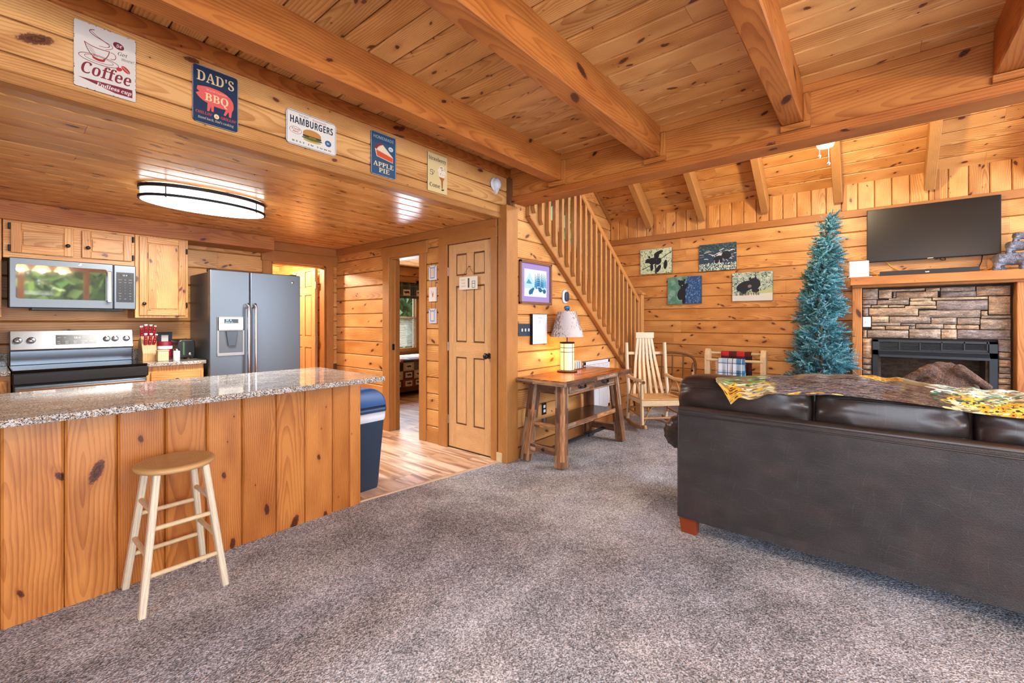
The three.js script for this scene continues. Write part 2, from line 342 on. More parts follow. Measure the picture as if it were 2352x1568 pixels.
// smooth blob from a signed distance function
function blob(f, lo, hi, n = 48) {
  const mc = new MarchingCubes(n, new THREE.MeshBasicMaterial(), false, false, 120000); mc.isolation = 0;
  const half = n / 2, c = [0, 1, 2].map((i) => (lo[i] + hi[i]) / 2), s = [0, 1, 2].map((i) => (hi[i] - lo[i]) / 2);
  for (let z = 0; z < n; z++) for (let y = 0; y < n; y++) for (let x = 0; x < n; x++) mc.field[x + y * n + z * n * n] = -f(c[0] + s[0] * (x - half) / half, c[1] + s[1] * (y - half) / half, c[2] + s[2] * (z - half) / half);
  mc.update();
  const k = mc.count, g = new THREE.BufferGeometry(), p = new Float32Array(k * 3), uv = new Float32Array(k * 2);
  for (let i = 0; i < k; i++) { for (let j = 0; j < 3; j++) p[i * 3 + j] = c[j] + s[j] * mc.positionArray[i * 3 + j]; uv[i * 2] = p[i * 3] + p[i * 3 + 2]; uv[i * 2 + 1] = p[i * 3 + 1]; }
  g.setAttribute('position', new THREE.BufferAttribute(p, 3)); g.setAttribute('normal', new THREE.BufferAttribute(new Float32Array(mc.normalArray.slice(0, k * 3)), 3)); g.setAttribute('uv', new THREE.BufferAttribute(uv, 2));
  return g;
}
const cap = (p, a, b, ra, rb) => { const d = [0, 1, 2].map((i) => b[i] - a[i]), q = [0, 1, 2].map((i) => p[i] - a[i]), t = Math.max(0, Math.min(1, (q[0] * d[0] + q[1] * d[1] + q[2] * d[2]) / (d[0] ** 2 + d[1] ** 2 + d[2] ** 2))); return Math.hypot(...[0, 1, 2].map((i) => q[i] - d[i] * t)) - mix(ra, rb, t); };
const smin = (a, b, k) => { const h = Math.max(0, Math.min(1, 0.5 + 0.5 * (b - a) / k)); return mix(b, a, h) - k * h * (1 - h); };
// ================================================================ the room
const UD = 2.99, VB = 5.47, VS = 2.52, UT = 6.8, VX = 3.44, HC = 2.65, HK = 2.2, VF = 2.58, VR = -3.0, UL = -2.2;
const cut = (h0, h1) => [h0, h1];
// ---- floors
{
  const f = struct('floor', 'grey brown pile carpet covering the living area', 'carpet', [0, 0, 0]);
  const edge = [[UL, VR], [UT + 0.1, VR], [UT + 0.1, VX + 0.1], [3.04, VX + 0.1], [3.04, 2.575], [1.68, 2.77], [UL, 2.77]];
  obj('carpet', slab(edge, 'uv', -0.05, 0), M.carpet, f);
  const k = struct('floor', 'pale vinyl plank kitchen and bedroom floor', 'floor', [2.3, 0, 4]);
  obj('underlay', [bx(UL, 3.04, -0.05, -0.012, 2.5, 8.3, 0), bx(3.04, 6.6, -0.05, -0.012, 3.5, 8.3, 0)], M.back, k);
  for (let i = 0; i < 24; i++) {                                    // planks run towards the kitchen wall
    const u0 = 1.2 + i * 0.18; let v0 = u0 < 3.0 ? 2.45 - rr(0, 0.9) : 3.55 - rr(0, 0.9);
    const vEnd = u0 < 3.0 ? 7.3 : 6.9, vMin = u0 < 3.0 ? (u0 < 1.6 ? 2.8 : Math.max(2.60, 2.77 - 0.143 * (u0 - 1.68))) : 3.55;
    while (v0 < vEnd) { const v1 = v0 + 1.22, a = Math.max(v0, vMin), b = Math.min(v1, vEnd); if (b - a > 0.05) board(k, 'plank', P(u0, -0.012, a), DV, DU, DH, b - a, 0.18, 0.0122, pick(M.plank), 0.18, 0.0004, 0.0008); v0 = v1; }
  }
  const t = struct('trim_1', 'wooden strip where carpet meets the plank floor', 'trim', [2.3, 0, 2.68]);
  obj('strip', bar(P(1.68, 0.003, 2.775), P(3.04, 0.003, 2.58), 0.028, 0.014), mat(0xcfae90, 0.5), t);
}
// ---- kitchen back wall with the opening to the hall
{
  const w = struct('wall_back', 'horizontal pine board kitchen wall behind range and fridge', 'wall', [0.4, 0, VB]);
  obj('wall_core', [bx(UL, 2.15, 0, 2.3, VB + 0.02, VB + 0.12, 0), bx(2.86, 3.1, 0, 2.3, VB + 0.02, VB + 0.12, 0), bx(2.15, 2.86, 1.99, 2.3, VB + 0.02, VB + 0.12, 0)], M.back, w);
  boarding(w, P(-0.4, 0.70, VB + 0.02), DU, UD + 0.4, DH, 1.5, NV, 0.18, M.pineWall, { holes: [[2.55, 3.26, -1, 1.28]], T: 0.02 });
  const c = struct('trim_2', 'wide wooden casing round the hall opening', 'casing', [2.5, 0, VB]);
  obj('casing_side', bx(2.84, 2.935, 0, 2.0, VB - 0.022, VB + 0.0, 0.003), M.casing, c);
  obj('casing_side', bx(2.075, 2.17, 0, 2.0, VB - 0.022, VB + 0.0, 0.003), M.casing, c);
  obj('casing_head', bx(2.06, UD, 1.97, 2.1, VB - 0.03, VB + 0.0, 0.003), M.trim, c);
  obj('jamb', [bx(2.82, 2.84, 0, 1.97, VB, VB + 0.13, 0.002), bx(2.17, 2.19, 0, 1.97, VB, VB + 0.13, 0.002), bx(2.17, 2.84, 1.95, 1.97, VB, VB + 0.13, 0.002)], M.casing, c);
  obj('crown', bx(2.0, UD, 2.1, HK, VB - 0.05, VB, 0.004), M.trim, c);
}
// ---- wall with the bedroom opening and the closet door
{
  const w = struct('wall_right', 'horizontal pine board wall with bedroom opening and closet door', 'wall', [UD, 0, 4]);
  obj('wall_core', [bx(UD + 0.02, UD + 0.11, 0, 2.3, 2.6, 3.72, 0), bx(UD + 0.02, UD + 0.11, 0, 2.3, 4.29, VB + 0.1, 0), bx(UD + 0.02, UD + 0.11, 2.01, 2.3, 3.72, 4.29, 0)], M.back, w);
  boarding(w, P(UD + 0.02, 0, 2.6), DV, VB - 2.6, DH, 2.2, NU, 0.175, M.pineWall, { holes: [[0.06, 0.75, -1, 2.06], [1.10, 1.73, -1, 2.03]], T: 0.02, seg: [3, 4] });
  obj('baseboard', bx(UD - 0.012, UD, 0, 0.12, 3.43, 3.63, 0.002), M.casing, w);
  obj('crown', bx(UD - 0.035, UD, 2.12, HK, 2.62, VB, 0.004), M.trim, w);
  const c = struct('trim_3', 'wooden casing round the bedroom opening', 'casing', [UD, 0, 4]);
  obj('casing_side', bx(UD - 0.022, UD, 0, 2.09, 3.625, 3.735, 0.003), M.casing, c);
  obj('casing_side', bx(UD - 0.022, UD, 0, 2.09, 4.275, 4.40, 0.003), M.casing, c);
  obj('casing_head', bx(UD - 0.026, UD, 1.985, 2.11, 3.6, 4.42, 0.003), M.casing, c);
  obj('jamb', [bx(UD, UD + 0.125, 0, 1.99, 3.725, 3.745, 0.002), bx(UD, UD + 0.125, 0, 1.99, 4.268, 4.288, 0.002), bx(UD, UD + 0.125, 1.97, 1.99, 3.73, 4.28, 0.002), bx(UD + 0.05, UD + 0.065, 0, 1.97, 4.255, 4.268, 0.002)], M.casing, c);
  obj('strike_plate', bx(UD + 0.02, UD + 0.05, 0.93, 1.0, 4.264, 4.269, 0.001), M.darkMetal, c, 'dark strike plate in jamb');
  const d = struct('trim_4', 'wide wooden casing round the closet door', 'casing', [UD, 0, 3]);
  obj('casing_side', bx(UD - 0.024, UD, 0, 2.13, 3.30, 3.42, 0.003), M.casing, d);
  obj('casing_side', bx(UD - 0.024, UD, 0, 2.13, 2.625, 2.70, 0.003), M.casing, d);
  obj('casing_head', bx(UD - 0.026, UD, 2.03, 2.15, 2.62, 3.42, 0.003), M.casing, d);
  const post = struct('trim_5', 'square wooden corner post between closet and staircase', 'post', [3.05, 0, 2.56]);
  obj('post', bx(UD - 0.03, 3.12, 0.0, 2.30, VS - 0.02, 2.605, 0.004), M.casing, post);
  obj('base_block', bx(UD - 0.036, UD - 0.02, 0, 0.085, 2.555, 2.62, 0.002), M.raw, post);
}
// ---- six-panel doors
function sixPanel(parent, w, hgt, t, m) {                              // local: x across, y up, z thickness, front at +z
  const xs = [0, 0.105, w / 2 - 0.045, w / 2 + 0.045, w - 0.105, w], ys = [0, 0.235, 0.90, 1.045, 1.60, 1.70, 1.915, hgt];
  const B = (x0, x1, y0, y1, z0, z1, b = 0.002) => cbox(x1 - x0, y1 - y0, z1 - z0, b).translate((x0 + x1) / 2, (y0 + y1) / 2, (z0 + z1) / 2);
  const rest = (n, g, mm = m, p = parent) => { const q = new THREE.Mesh(g, mm); q.name = n; q.castShadow = q.receiveShadow = true; p.add(q); return q; };
  rest('stile', B(xs[0], xs[1], 0, hgt, -t, 0)); rest('stile', B(xs[4], xs[5], 0, hgt, -t, 0));
  for (const [a, b] of [[0, 1], [2, 3], [4, 5], [6, 7]]) rest('rail', B(xs[1], xs[4], ys[a], ys[b], -t, 0));
  for (const [a, b] of [[1, 2], [3, 4], [5, 6]]) {
    rest('mullion', B(xs[2], xs[3], ys[a], ys[b], -t, 0));
    for (const [p, q] of [[1, 2], [3, 4]]) {
      rest('panel', merge([B(xs[p], xs[q], ys[a], ys[b], -t + 0.004, -0.014, 0), cbox(xs[q] - xs[p] - 0.028, ys[b] - ys[a] - 0.028, 0.02, 0.009).translate((xs[p] + xs[q]) / 2, (ys[a] + ys[b]) / 2, -0.014)]));
    }
  }
}
function knobAt(parent, x, y, z) { const q = new THREE.Mesh(merge([lathe([[0, 0], [0.027, 0.0], [0.027, 0.006], [0.011, 0.01], [0.011, 0.03], [0.026, 0.042], [0.029, 0.055], [0.02, 0.066], [0, 0.068]], new THREE.Vector3(), 18)]).rotateX(Math.PI / 2).translate(x, y, z), M.black); q.name = 'knob'; q.userData.label = 'black round door knob'; q.castShadow = true; parent.add(q); }
{
  const d = struct('door_1', 'closed six panel wooden closet door with black knob', 'door', [UD, 0, 3.30]);
  d.rotation.y = -Math.PI / 2; d.position.copy(P(UD + 0.008, 0.012, 3.30));
  sixPanel(d, 0.6, 2.015, 0.035, M.door);
  d.children.forEach((c) => { c.userData = c.userData; });
  knobAt(d, 0.555, 0.93, 0);
  for (const y of [0.27, 1.0, 1.75]) { const q = new THREE.Mesh(cbox(0.016, 0.09, 0.014, 0.004).translate(-0.006, y, 0.004), M.steel); q.name = 'hinge'; d.add(q); }
  const e = struct('door_2', 'open six panel door glowing orange in the lit hall', 'door', [2.80, 0, 5.62]);
  e.position.copy(P(2.80, 0.012, 6.33)); e.rotation.y = -Math.PI / 2 - 0.03;
  sixPanel(e, 0.7, 1.94, 0.035, M.door);
  for (const y of [0.2, 1.0, 1.72]) { const q = new THREE.Mesh(cbox(0.03, 0.09, 0.012, 0.003).translate(0.712, y, -0.004), M.steel); q.name = 'hinge'; e.add(q); }
}
// ---- kitchen ceiling, soffit, main ceiling
{
  const c = struct('ceiling', 'glossy pine board kitchen ceiling', 'ceiling', [0.4, HK, 4]);
  obj('ceiling_core', bx(UL, UD + 0.1, HK + 0.02, HK + 0.1, VF + 0.02, VB + 0.12, 0), M.back, c);
  boarding(c, P(-0.9, HK + 0.02, VF + 0.03), DU, UD + 0.9, DV, VB - VF - 0.03, NH, 0.142, M.pineKitchen, { T: 0.02, seg: [1.2, 2.8] });
  const s = struct('wall_soffit', 'pine board soffit above kitchen opening carrying metal signs', 'soffit', [1, HK, VF]);
  obj('soffit_core', bx(UL, 3.12, HK + 0.033, 2.8, VF + 0.02, VF + 0.12, 0), M.back, s);
  board(s, 'board', P(-1.2, HK + 0.035, VF + 0.02), DU, DH, NV, 4.29, 0.075, 0.018, M.pineSoffit[1], 0.36);
  boarding(s, P(-1.2, HK + 0.11, VF + 0.02), DU, 4.29, DH, 0.27, NV, 0.135, M.pineSoffit, { T: 0.02, lane: 0.36, seg: [4.4, 4.5] });
  obj('cornice', bx(-1.2, 3.09, HC - 0.085, HC, VF - 0.022, VF + 0.02, 0.006), M.beam, s);
  obj('edge_strip', bx(-1.2, 3.09, HK - 0.012, HK + 0.032, VF - 0.012, VF + 0.06, 0.005), M.casing, s);
  obj('end_strip', bx(3.055, 3.09, HK, HC - 0.08, VF - 0.02, VF + 0.01, 0.003), M.beam, s);
  const m = struct('ceiling', 'pine board ceiling between the heavy beams', 'ceiling', [1, HC, 0]);
  obj('ceiling_core', bx(UL, 3.2, HC + 0.02, HC + 0.16, VR, VF + 0.1, 0), M.back, m);
  boarding(m, P(-0.14 * 3, HC + 0.02, -2.2), DV, VF + 2.2, DU, 3.1 + 0.42, NH, 0.14, M.pineCeil, { T: 0.02, seg: [1.8, 3.8] });
  boarding(m, P(UL, HC + 0.02, VR), DV, VF - VR, DU, 1.78, NH, 0.6, [M.pineCeil[0]], { T: 0.02, lane: 0.36, seg: [9, 9] });
  boarding(m, P(-0.42, HC + 0.02, VR), DV, 0.8, DU, 3.52, NH, 0.6, [M.pineCeil[0]], { T: 0.02, lane: 0.36, seg: [9, 9] });
  const where = ['next to the soffit with metal signs', 'above the island side of the room', 'meeting the loft header near the fan light', 'farthest from the kitchen soffit'];
  [[2.0, 2.12], [1.165, 1.28], [0.315, 0.425], [-0.56, -0.445], [-1.42, -1.3]].forEach(([a, b], i) => {
    const q = struct('ceiling_beam', i < 4 ? `square pine ceiling beam ${where[i]}` : 'square pine ceiling beam over the window side', 'beam', [1, 2.44, (a + b) / 2]);
    obj('beam', bx(UL + 0.03, 3.085, 2.44, HC + 0.01, a, b, 0.006, 0.36), M.beam, q);
    if (i < 4) { // strip frame where the beam meets the header
      obj('collar', bx(3.062, 3.0895, 2.437, HC - 0.05, a - 0.036, a - 0.001, 0.002), M.header, q); obj('collar', bx(3.06, 3.0895, 2.402, 2.436, a - 0.036, b + 0.005, 0.002), M.header, q);
    }
  });
  const h = struct('ceiling_beam', 'deep pine header beam along the edge of the loft', 'beam', [3.16, 2.337, 0]);
  obj('beam', bx(3.09, 3.235, 2.352, HC + 0.02, VR + 0.02, VF - 0.005, 0.008, 0.36), M.header, h);
  obj('lower_lip', bx(3.075, 3.25, 2.337, 2.395, VR + 0.02, VF - 0.03, 0.006), M.beam, h);
  obj('upper_strip', bx(3.068, 3.092, HC - 0.045, HC, VR + 0.02, VF - 0.03, 0.004), M.header, h);
  const l = struct('wall_loft', 'boarded wall of the loft above the header beam', 'wall', [3.2, 2.65, 0]);
  obj('loft_wall', bx(3.1, 3.2, 2.66, 5.85, VR, VX + 0.1, 0), M.pineRoof[0], l);
  obj('loft_floor', bx(3.1, 3.22, 2.5, 2.66, VF, VX + 0.1, 0), M.beam, l);
}
// ---- staircase wall and far stairwell wall
const stringerLow = (u) => 1.516 - 0.765 * (u - 4.3), uLow = (h) => 4.3 + (1.516 - h) / 0.765;
{
  const w = struct('wall_stairs', 'pine board wall below the staircase stringer', 'wall', [4.2, 0, VS]);
  obj('wall_core', slab([[3.05, 0], [6.2, 0], [uLow(0) - 0.1, 0.1], [3.05, stringerLow(3.05) + 0.1]], 'uh', VS + 0.02, VS + 0.07), M.back, w);
  boarding(w, P(3.1, 0.1, VS + 0.02), DU, 3.2, DH, 2.45, NV, 0.175, M.pineWall, { T: 0.02, endAt: (a) => uLow(a + 0.1) - 3.1, seg: [1.3, 2.8] });
  obj('baseboard', bx(3.12, 6.1, 0, 0.1, VS - 0.012, VS + 0.01, 0.003), M.trim, w);
  const x = struct('wall_stairwell', 'horizontal pine board wall behind the stair balusters', 'wall', [5, 0, VX]);
  const hole = [[1.75, 2.65, 2.2, 3.35]];
  obj('wall_core', [bx(3.1, 4.83, 0, 5.9, VX + 0.02, VX + 0.12, 0), bx(5.77, 6.9, 0, 5.9, VX + 0.02, VX + 0.12, 0), bx(4.83, 5.77, 0, 2.2, VX + 0.02, VX + 0.12, 0), bx(4.83, 5.77, 3.35, 5.9, VX + 0.02, VX + 0.12, 0)], M.back, x);
  boarding(x, P(3.1, 0.0, VX + 0.02), DU, UT - 3.1, DH, 4.2, NV, 0.175, M.pineWall, { T: 0.02, holes: hole.map(([a, b, c, d]) => [a - 0.02, b + 0.02, c, d]), endAt: (a, b) => Math.min(3.7, (2.94 - b) / 0.76 + 3.7 + 0.35) });
  const n = struct('window_1', 'small stairwell window seen between the balusters', 'window', [5.3, 2.2, VX]);
  obj('window_frame', [bx(4.80, 4.87, 2.14, 3.41, VX - 0.015, VX + 0.1, 0.003), bx(5.73, 5.80, 2.14, 3.41, VX - 0.015, VX + 0.1, 0.003), bx(4.8, 5.8, 2.14, 2.21, VX - 0.015, VX + 0.1, 0.003), bx(4.8, 5.8, 3.34, 3.41, VX - 0.015, VX + 0.1, 0.003), bx(5.285, 5.315, 2.2, 3.35, VX + 0.03, VX + 0.06, 0.002)], M.casing, n);
  obj('pane', bx(4.85, 5.75, 2.2, 3.35, VX + 0.044, VX + 0.046, 0), M.pane, n);
}
// ---- fireplace wall, roof
{
  const w = struct('wall_fireplace', 'tall horizontal pine board wall behind the television', 'wall', [UT, 0, 0]);
  obj('wall_core', [bx(UT + 0.02, UT + 0.12, 0.95, 3.05, VR, VX + 0.1, 0), bx(UT + 0.02, UT + 0.12, 0, 0.95, -0.02, VX + 0.1, 0), bx(UT + 0.02, UT + 0.12, 0, 0.95, VR, -0.97, 0)], M.back, w);
  boarding(w, P(UT + 0.02, 0, -2.4), DV, VX + 2.4, DH, 2.535, NU, 0.18, M.pineWall, { T: 0.02, seg: [1.0, 2.6], holes: [[1.43, 2.38, -1, 0.94]] });
  boarding(w, P(UT + 0.02, 0, VR), DV, 0.6, DH, 2.535, NU, 0.6, [M.pineWall[0]], { T: 0.02, lane: 0.36, seg: [9, 9] });
  boarding(w, P(UT + 0.02, 2.6, VR), DH, 0.4, DV, VX - VR, NU, 0.158, M.pineVert, { T: 0.02, seg: [9, 9] });
  obj('ledge', bx(UT - 0.03, UT + 0.01, 2.53, 2.62, VR, VX, 0.005), M.trim, w);
  const r = struct('roof', 'sloping pine board roof above the living room', 'roof', [5, 3, 0]);
  const up = new THREE.Vector3(-1, 0.76, 0).normalize(), down = new THREE.Vector3(-0.76, -1, 0).normalize();
  obj('roof_core', slab([[UT + 0.14, 2.96 - 0.106], [UT + 0.14, 3.1], [3.05, 5.95], [3.05, 5.79]], 'uh', VR - 0.1, VX + 0.12), M.back, r);
  boarding(r, P(UT + 0.02, 2.955, VR), DV, VX - VR, up, 4.6, down, 0.16, M.pineRoof, { T: 0.02, seg: [1.4, 3.2] });
  const rl = ['beside the stairwell corner', 'above the hanging canvas pictures', 'between the canvas pictures and the blue tree', 'directly above the blue tree', 'above the television'];
  [2.73, 1.935, 1.125, 0.33, -0.49, -1.3].forEach((v, i) => {
    const q = struct('ceiling_beam', i < 5 ? `sloping roof rafter ${rl[i]}` : 'sloping roof rafter past the mantel bears', 'rafter', [UT, 2.65, v]);
    const a = P(UT - 0.01, 2.80, v), b = P(3.25, 2.80 + 0.76 * 3.54, v);
    obj('rafter', bar(a, b, 0.09, 0.2, new THREE.Vector3(0, 1, 0), 0.005), M.rail, q);
    obj('end_strip', bx(UT - 0.016, UT, 2.62, 2.97, v - 0.085, v - 0.047, 0.002), M.casing, q);
  });
  const cn = struct('trim_6', 'slanted strip where stairwell wall meets roof', 'trim', [6, 3, VX]);
  obj('strip', bar(P(UT - 0.02, 2.92, VX - 0.01), P(3.3, 2.92 + 0.76 * 3.48, VX - 0.01), 0.03, 0.05), M.trim, cn);
}
// ---- walls behind the camera with the glazing that lights the room
{
  const w = struct('wall_window', 'pine wall with tall glazing opposite the kitchen', 'wall', [2, 0, VR]);
  obj('wall_core', [bx(UL - 0.1, -1.4, 0, HC, VR - 0.1, VR, 0, 0.36), bx(2.4, 3.7, 0, HC, VR - 0.1, VR, 0, 0.36), bx(-1.4, 2.4, 2.4, HC, VR - 0.1, VR, 0, 0.36), bx(3.0, 3.7, HC, 5.9, VR - 0.1, VR, 0, 0.36), bx(6.3, 6.95, 0, 5.9, VR - 0.1, VR, 0, 0.36), bx(3.7, 6.3, 0, 0.4, VR - 0.1, VR, 0, 0.36), bx(3.7, 6.3, 3.6, 5.9, VR - 0.1, VR, 0, 0.36)], M.header, w);
  const n = struct('window_2', 'tall sliding glass doors behind the camera', 'window', [0.5, 0, VR]);
  const fr = []; for (const u of [-1.4, -0.45, 0.5, 1.45, 2.4]) fr.push(bx(u - 0.045, u + 0.045, 0, 2.4, VR - 0.08, VR + 0.01, 0.003));
  fr.push(bx(-1.4, 2.4, 0, 0.08, VR - 0.08, VR + 0.01, 0.003), bx(-1.4, 2.4, 2.32, 2.42, VR - 0.08, VR + 0.01, 0.003)); obj('window_frame', fr, M.header, n);
  for (let i = 0; i < 4; i++) obj('pane', bx(-1.4 + 0.95 * i + 0.045, -0.45 + 0.95 * i - 0.045, 0.08, 2.32, VR - 0.04, VR - 0.038, 0), M.pane, n);
  const g = struct('window_3', 'high living room windows behind the camera', 'window', [5, 0.4, VR]);
  const gf = []; for (const u of [3.7, 5.0, 6.3]) gf.push(bx(u - 0.05, u + 0.05, 0.4, 3.6, VR - 0.08, VR + 0.01, 0.003));
  for (const h of [0.45, 2.1, 3.55]) gf.push(bx(3.7, 6.3, h - 0.05, h + 0.05, VR - 0.08, VR + 0.01, 0.003)); obj('window_frame', gf, M.header, g);
  for (let i = 0; i < 2; i++) for (const [a, b] of [[0.5, 2.05], [2.15, 3.5]]) obj('pane', bx(3.75 + 1.3 * i, 4.95 + 1.3 * i, a, b, VR - 0.04, VR - 0.038, 0), M.pane, g);
  const l = struct('wall_left', 'pine wall with one wide window behind the camera', 'wall', [UL, 0, 1]);
  obj('wall_core', [bx(UL - 0.1, UL, 0, HC, VR - 0.1, -1.95, 0, 0.36), bx(UL - 0.1, UL, 0, HC, 0.45, VB + 0.12, 0, 0.36), bx(UL - 0.1, UL, 0, 0.65, -1.95, 0.45, 0, 0.36), bx(UL - 0.1, UL, 2.25, HC, -1.95, 0.45, 0, 0.36)], M.header, l);
  const k = struct('window_4', 'wide side window behind the camera', 'window', [UL, 0.65, -0.75]);
  obj('window_frame', [bx(UL - 0.08, UL + 0.01, 0.65, 2.25, -1.97, -1.89, 0.003), bx(UL - 0.08, UL + 0.01, 0.65, 2.25, 0.39, 0.47, 0.003), bx(UL - 0.08, UL + 0.01, 0.65, 0.72, -1.95, 0.45, 0.003), bx(UL - 0.08, UL + 0.01, 2.18, 2.25, -1.95, 0.45, 0.003), bx(UL - 0.08, UL + 0.01, 0.65, 2.25, -0.78, -0.72, 0.003)], M.header, k);
  obj('pane', bx(UL - 0.04, UL - 0.038, 0.7, 2.2, -1.9, 0.4, 0), M.pane, k);
}
// ---- bedroom and hall beyond the openings
{
  const b = struct('wall_bedroom', 'pine board bedroom wall with curtained window', 'wall', [5, 0, 6.9]);
  obj('wall_core', [bx(3.1, 4.4, 0, 2.4, 6.92, 7.02, 0), bx(5.5, 6.6, 0, 2.4, 6.92, 7.02, 0), bx(4.4, 5.5, 0, 0.74, 6.92, 7.02, 0), bx(4.4, 5.5, 1.98, 2.4, 6.92, 7.02, 0), bx(6.5, 6.6, 0, 2.4, 3.5, 7, 0, 0.36), bx(3.1, 6.6, 0, 2.4, 3.56, 3.62, 0)], M.back, b);
  boarding(b, P(3.1, 0, 6.92), DU, 3.4, DH, 2.3, NV, 0.175, M.pineWall, { T: 0.02, holes: [[1.28, 2.42, 0.72, 1.99]] });
  boarding(b, P(6.5, 0, 3.6), DV, 3.3, DH, 2.3, NU, 0.175, M.pineWall, { T: 0.02 });
  const c = struct('ceiling', 'pine bedroom ceiling seen through the doorway', 'ceiling', [5, 2.3, 5]);
  obj('ceiling_core', bx(3.05, 6.6, 2.3, 2.4, 3.5, 7.0, 0, 0.36), M.pineKitchen[0], c);
  const n = struct('window_5', 'bedroom window with wooden sash and lowered blind', 'window', [4.95, 0.74, 6.9]);
  obj('window_frame', [bx(4.33, 4.41, 0.68, 2.05, 6.87, 7.0, 0.003), bx(5.40, 5.50, 0.68, 2.05, 6.87, 7.0, 0.003), bx(4.33, 5.50, 0.68, 0.745, 6.86, 7.0, 0.003), bx(4.33, 5.50, 1.975, 2.05, 6.87, 7.0, 0.003)], M.casing, n);
  obj('sash', [bx(4.40, 5.42, 1.31, 1.345, 6.93, 6.96, 0.002), bx(5.385, 5.42, 0.74, 1.98, 6.94, 6.97, 0.002)], M.rawPale, n);
  obj('pane', bx(4.40, 5.41, 0.745, 1.975, 6.955, 6.957, 0), M.pane, n);
  const sl = []; for (let i = 0; i < 26; i++) sl.push(cbox(0.98, 0.002, 0.022, 0).rotateX(0.5).translate(4.9, 0.78 + i * 0.021, -6.915));
  const bl = thing('window_blind', 'white slatted blind over the lower bedroom window sash', 'blind', [4.9, 0.76, 6.915]);
  obj('slats', sl, M.white, bl).userData.kind = 'stuff'; obj('head_rail', bx(4.41, 5.38, 1.31, 1.335, 6.9, 6.925, 0.002), M.white, bl);
  const h = struct('wall_hall', 'orange lit pine hall walls beyond the kitchen', 'wall', [2.3, 0, 6.5]);
  obj('wall_core', [bx(1.3, 3.1, 0, 2.4, 7.22, 7.3, 0), bx(3.0, 3.1, 0, 2.4, VB + 0.1, 7.3, 0), bx(1.2, 1.3, 0, 2.4, VB + 0.1, 7.3, 0)], M.back, h);
  boarding(h, P(1.3, 0, 7.22), DU, 1.7, DH, 2.3, NV, 0.175, M.pineWall, { T: 0.02 });
  boarding(h, P(3.0, 0, VB + 0.12), DV, 1.7, DH, 2.3, NU, 0.175, M.pineWall, { T: 0.02 });
  const q = struct('ceiling', 'pine hall ceiling beyond the kitchen', 'ceiling', [2, 2.3, 6.3]);
  obj('ceiling_core', bx(1.2, 3.1, 2.3, 2.4, VB + 0.02, 7.3, 0, 0.36), M.pineKitchen[1], q);
  const hl = thing('ceiling_light', 'round glowing ceiling light in the hall', 'light', [2.15, 2.3, 6.3]);
  obj('base', lathe([[0, 0], [0.14, 0], [0.14, -0.02], [0, -0.02]], P(2.15, 2.3, 6.3)), M.darkMetal, hl);
  obj('glass_bowl', lathe([[0.13, -0.02], [0.12, -0.06], [0.08, -0.09], [0, -0.1]], P(2.15, 2.3, 6.3)), mat(0xfff2d8, 0.4, { emissive: 0xffd9a0, emissiveIntensity: 2 }), hl);
  lamp(0xffe2c0, 11, P(2.15, 2.14, 6.3), 4);
}
// ================================================================ kitchen
// ---- island and its granite top
{
  const t = thing('kitchen_island', 'knotty pine board kitchen island with vertical planks below the granite bar top', 'island', [0.5, 0, 2.9]);
  obj('carcass', [bx(-1.4, 1.66, 0, 0.874, 2.78, 3.32, 0)], M.pineIsland[1], t);
  let u = -1.4; const ws = [0.19, 0.185, 0.18, 0.19, 0.175, 0.18, 0.19, 0.185, 0.18, 0.165];
  const edges = [[0, 0], [148, 0], [270, 0], [380, 0], [475, 0], [557, 0], [636, 0], [702, 0], [765, 0], [806, 0]].map(([x]) => onV(x, 1000, 2.755).u);
  const cuts = [-1.4, -1.12, -0.85, -0.6, -0.38, -0.16, ...edges.slice(0), 1.60];
  for (let i = 0; i < cuts.length - 1; i++) if (cuts[i + 1] - cuts[i] > 0.02) board(t, 'plank', P(cuts[i], 0, 2.785), DH, DU, NV, 0.874, cuts[i + 1] - cuts[i], 0.03, pick(M.pineIsland), 0.36, 0.0015, 0.009);
  obj('corner_post', bx(1.595, 1.665, 0, 0.874, 2.742, 2.80, 0.004, 0.36), M.pineIsland[2], t);
  obj('corner_strip', bx(1.655, 1.680, 0, 0.874, 2.75, 3.3, 0.004, 0.36), M.pineIsland[2], t);
  const c = thing('countertop', 'polished speckled granite bar top overhanging the pine island', 'countertop', [0.3, 0.875, 2.9]);
  obj('granite_slab', slab([...roundRect(-1.5, 1.69, 2.46, 3.36, 0.02, 3)], 'uv', 0.8745, 0.905, 0.004), M.granite, c);
}
// ---- bar stool
{
  const t = thing('bar_stool', 'light wooden bar stool with round seat and two tiers of rungs', 'stool', [0.59, 0, 2.56]);
  const c = [0.585, 2.545];
  obj('seat', lathe([[0, 0.582], [0.13, 0.582], [0.151, 0.589], [0.157, 0.6], [0.151, 0.611], [0.135, 0.615], [0, 0.613]], P(c[0], 0, c[1]), 40), M.seat, t);
  const leg = (su, sv, k) => [c[0] + su * mix(0.155, 0.092, k), c[1] + sv * mix(0.165, 0.10, k)];
  const pt = (su, sv, h) => { const [a, b] = leg(su, sv, h / 0.58); return P(a, h, b); };
  for (const su of [-1, 1]) for (const sv of [-1, 1]) obj('leg', bar(pt(su, sv, 0.0).setY(0.012), pt(su, sv, 0.588), 0.036, 0.026, new THREE.Vector3(su, 0, 0), 0.004), M.rawPale, t);
  for (const h of [0.17, 0.36]) for (const sv of [-1, 1]) obj('rung', rod(pt(-1, sv, h), pt(1, sv, h), 0.0105, 0.0105, 12), M.raw, t);
  for (const h of [0.25, 0.43]) for (const su of [-1, 1]) obj('rung', rod(pt(su, -1, h), pt(su, 1, h), 0.0105, 0.0105, 12), M.raw, t);
}
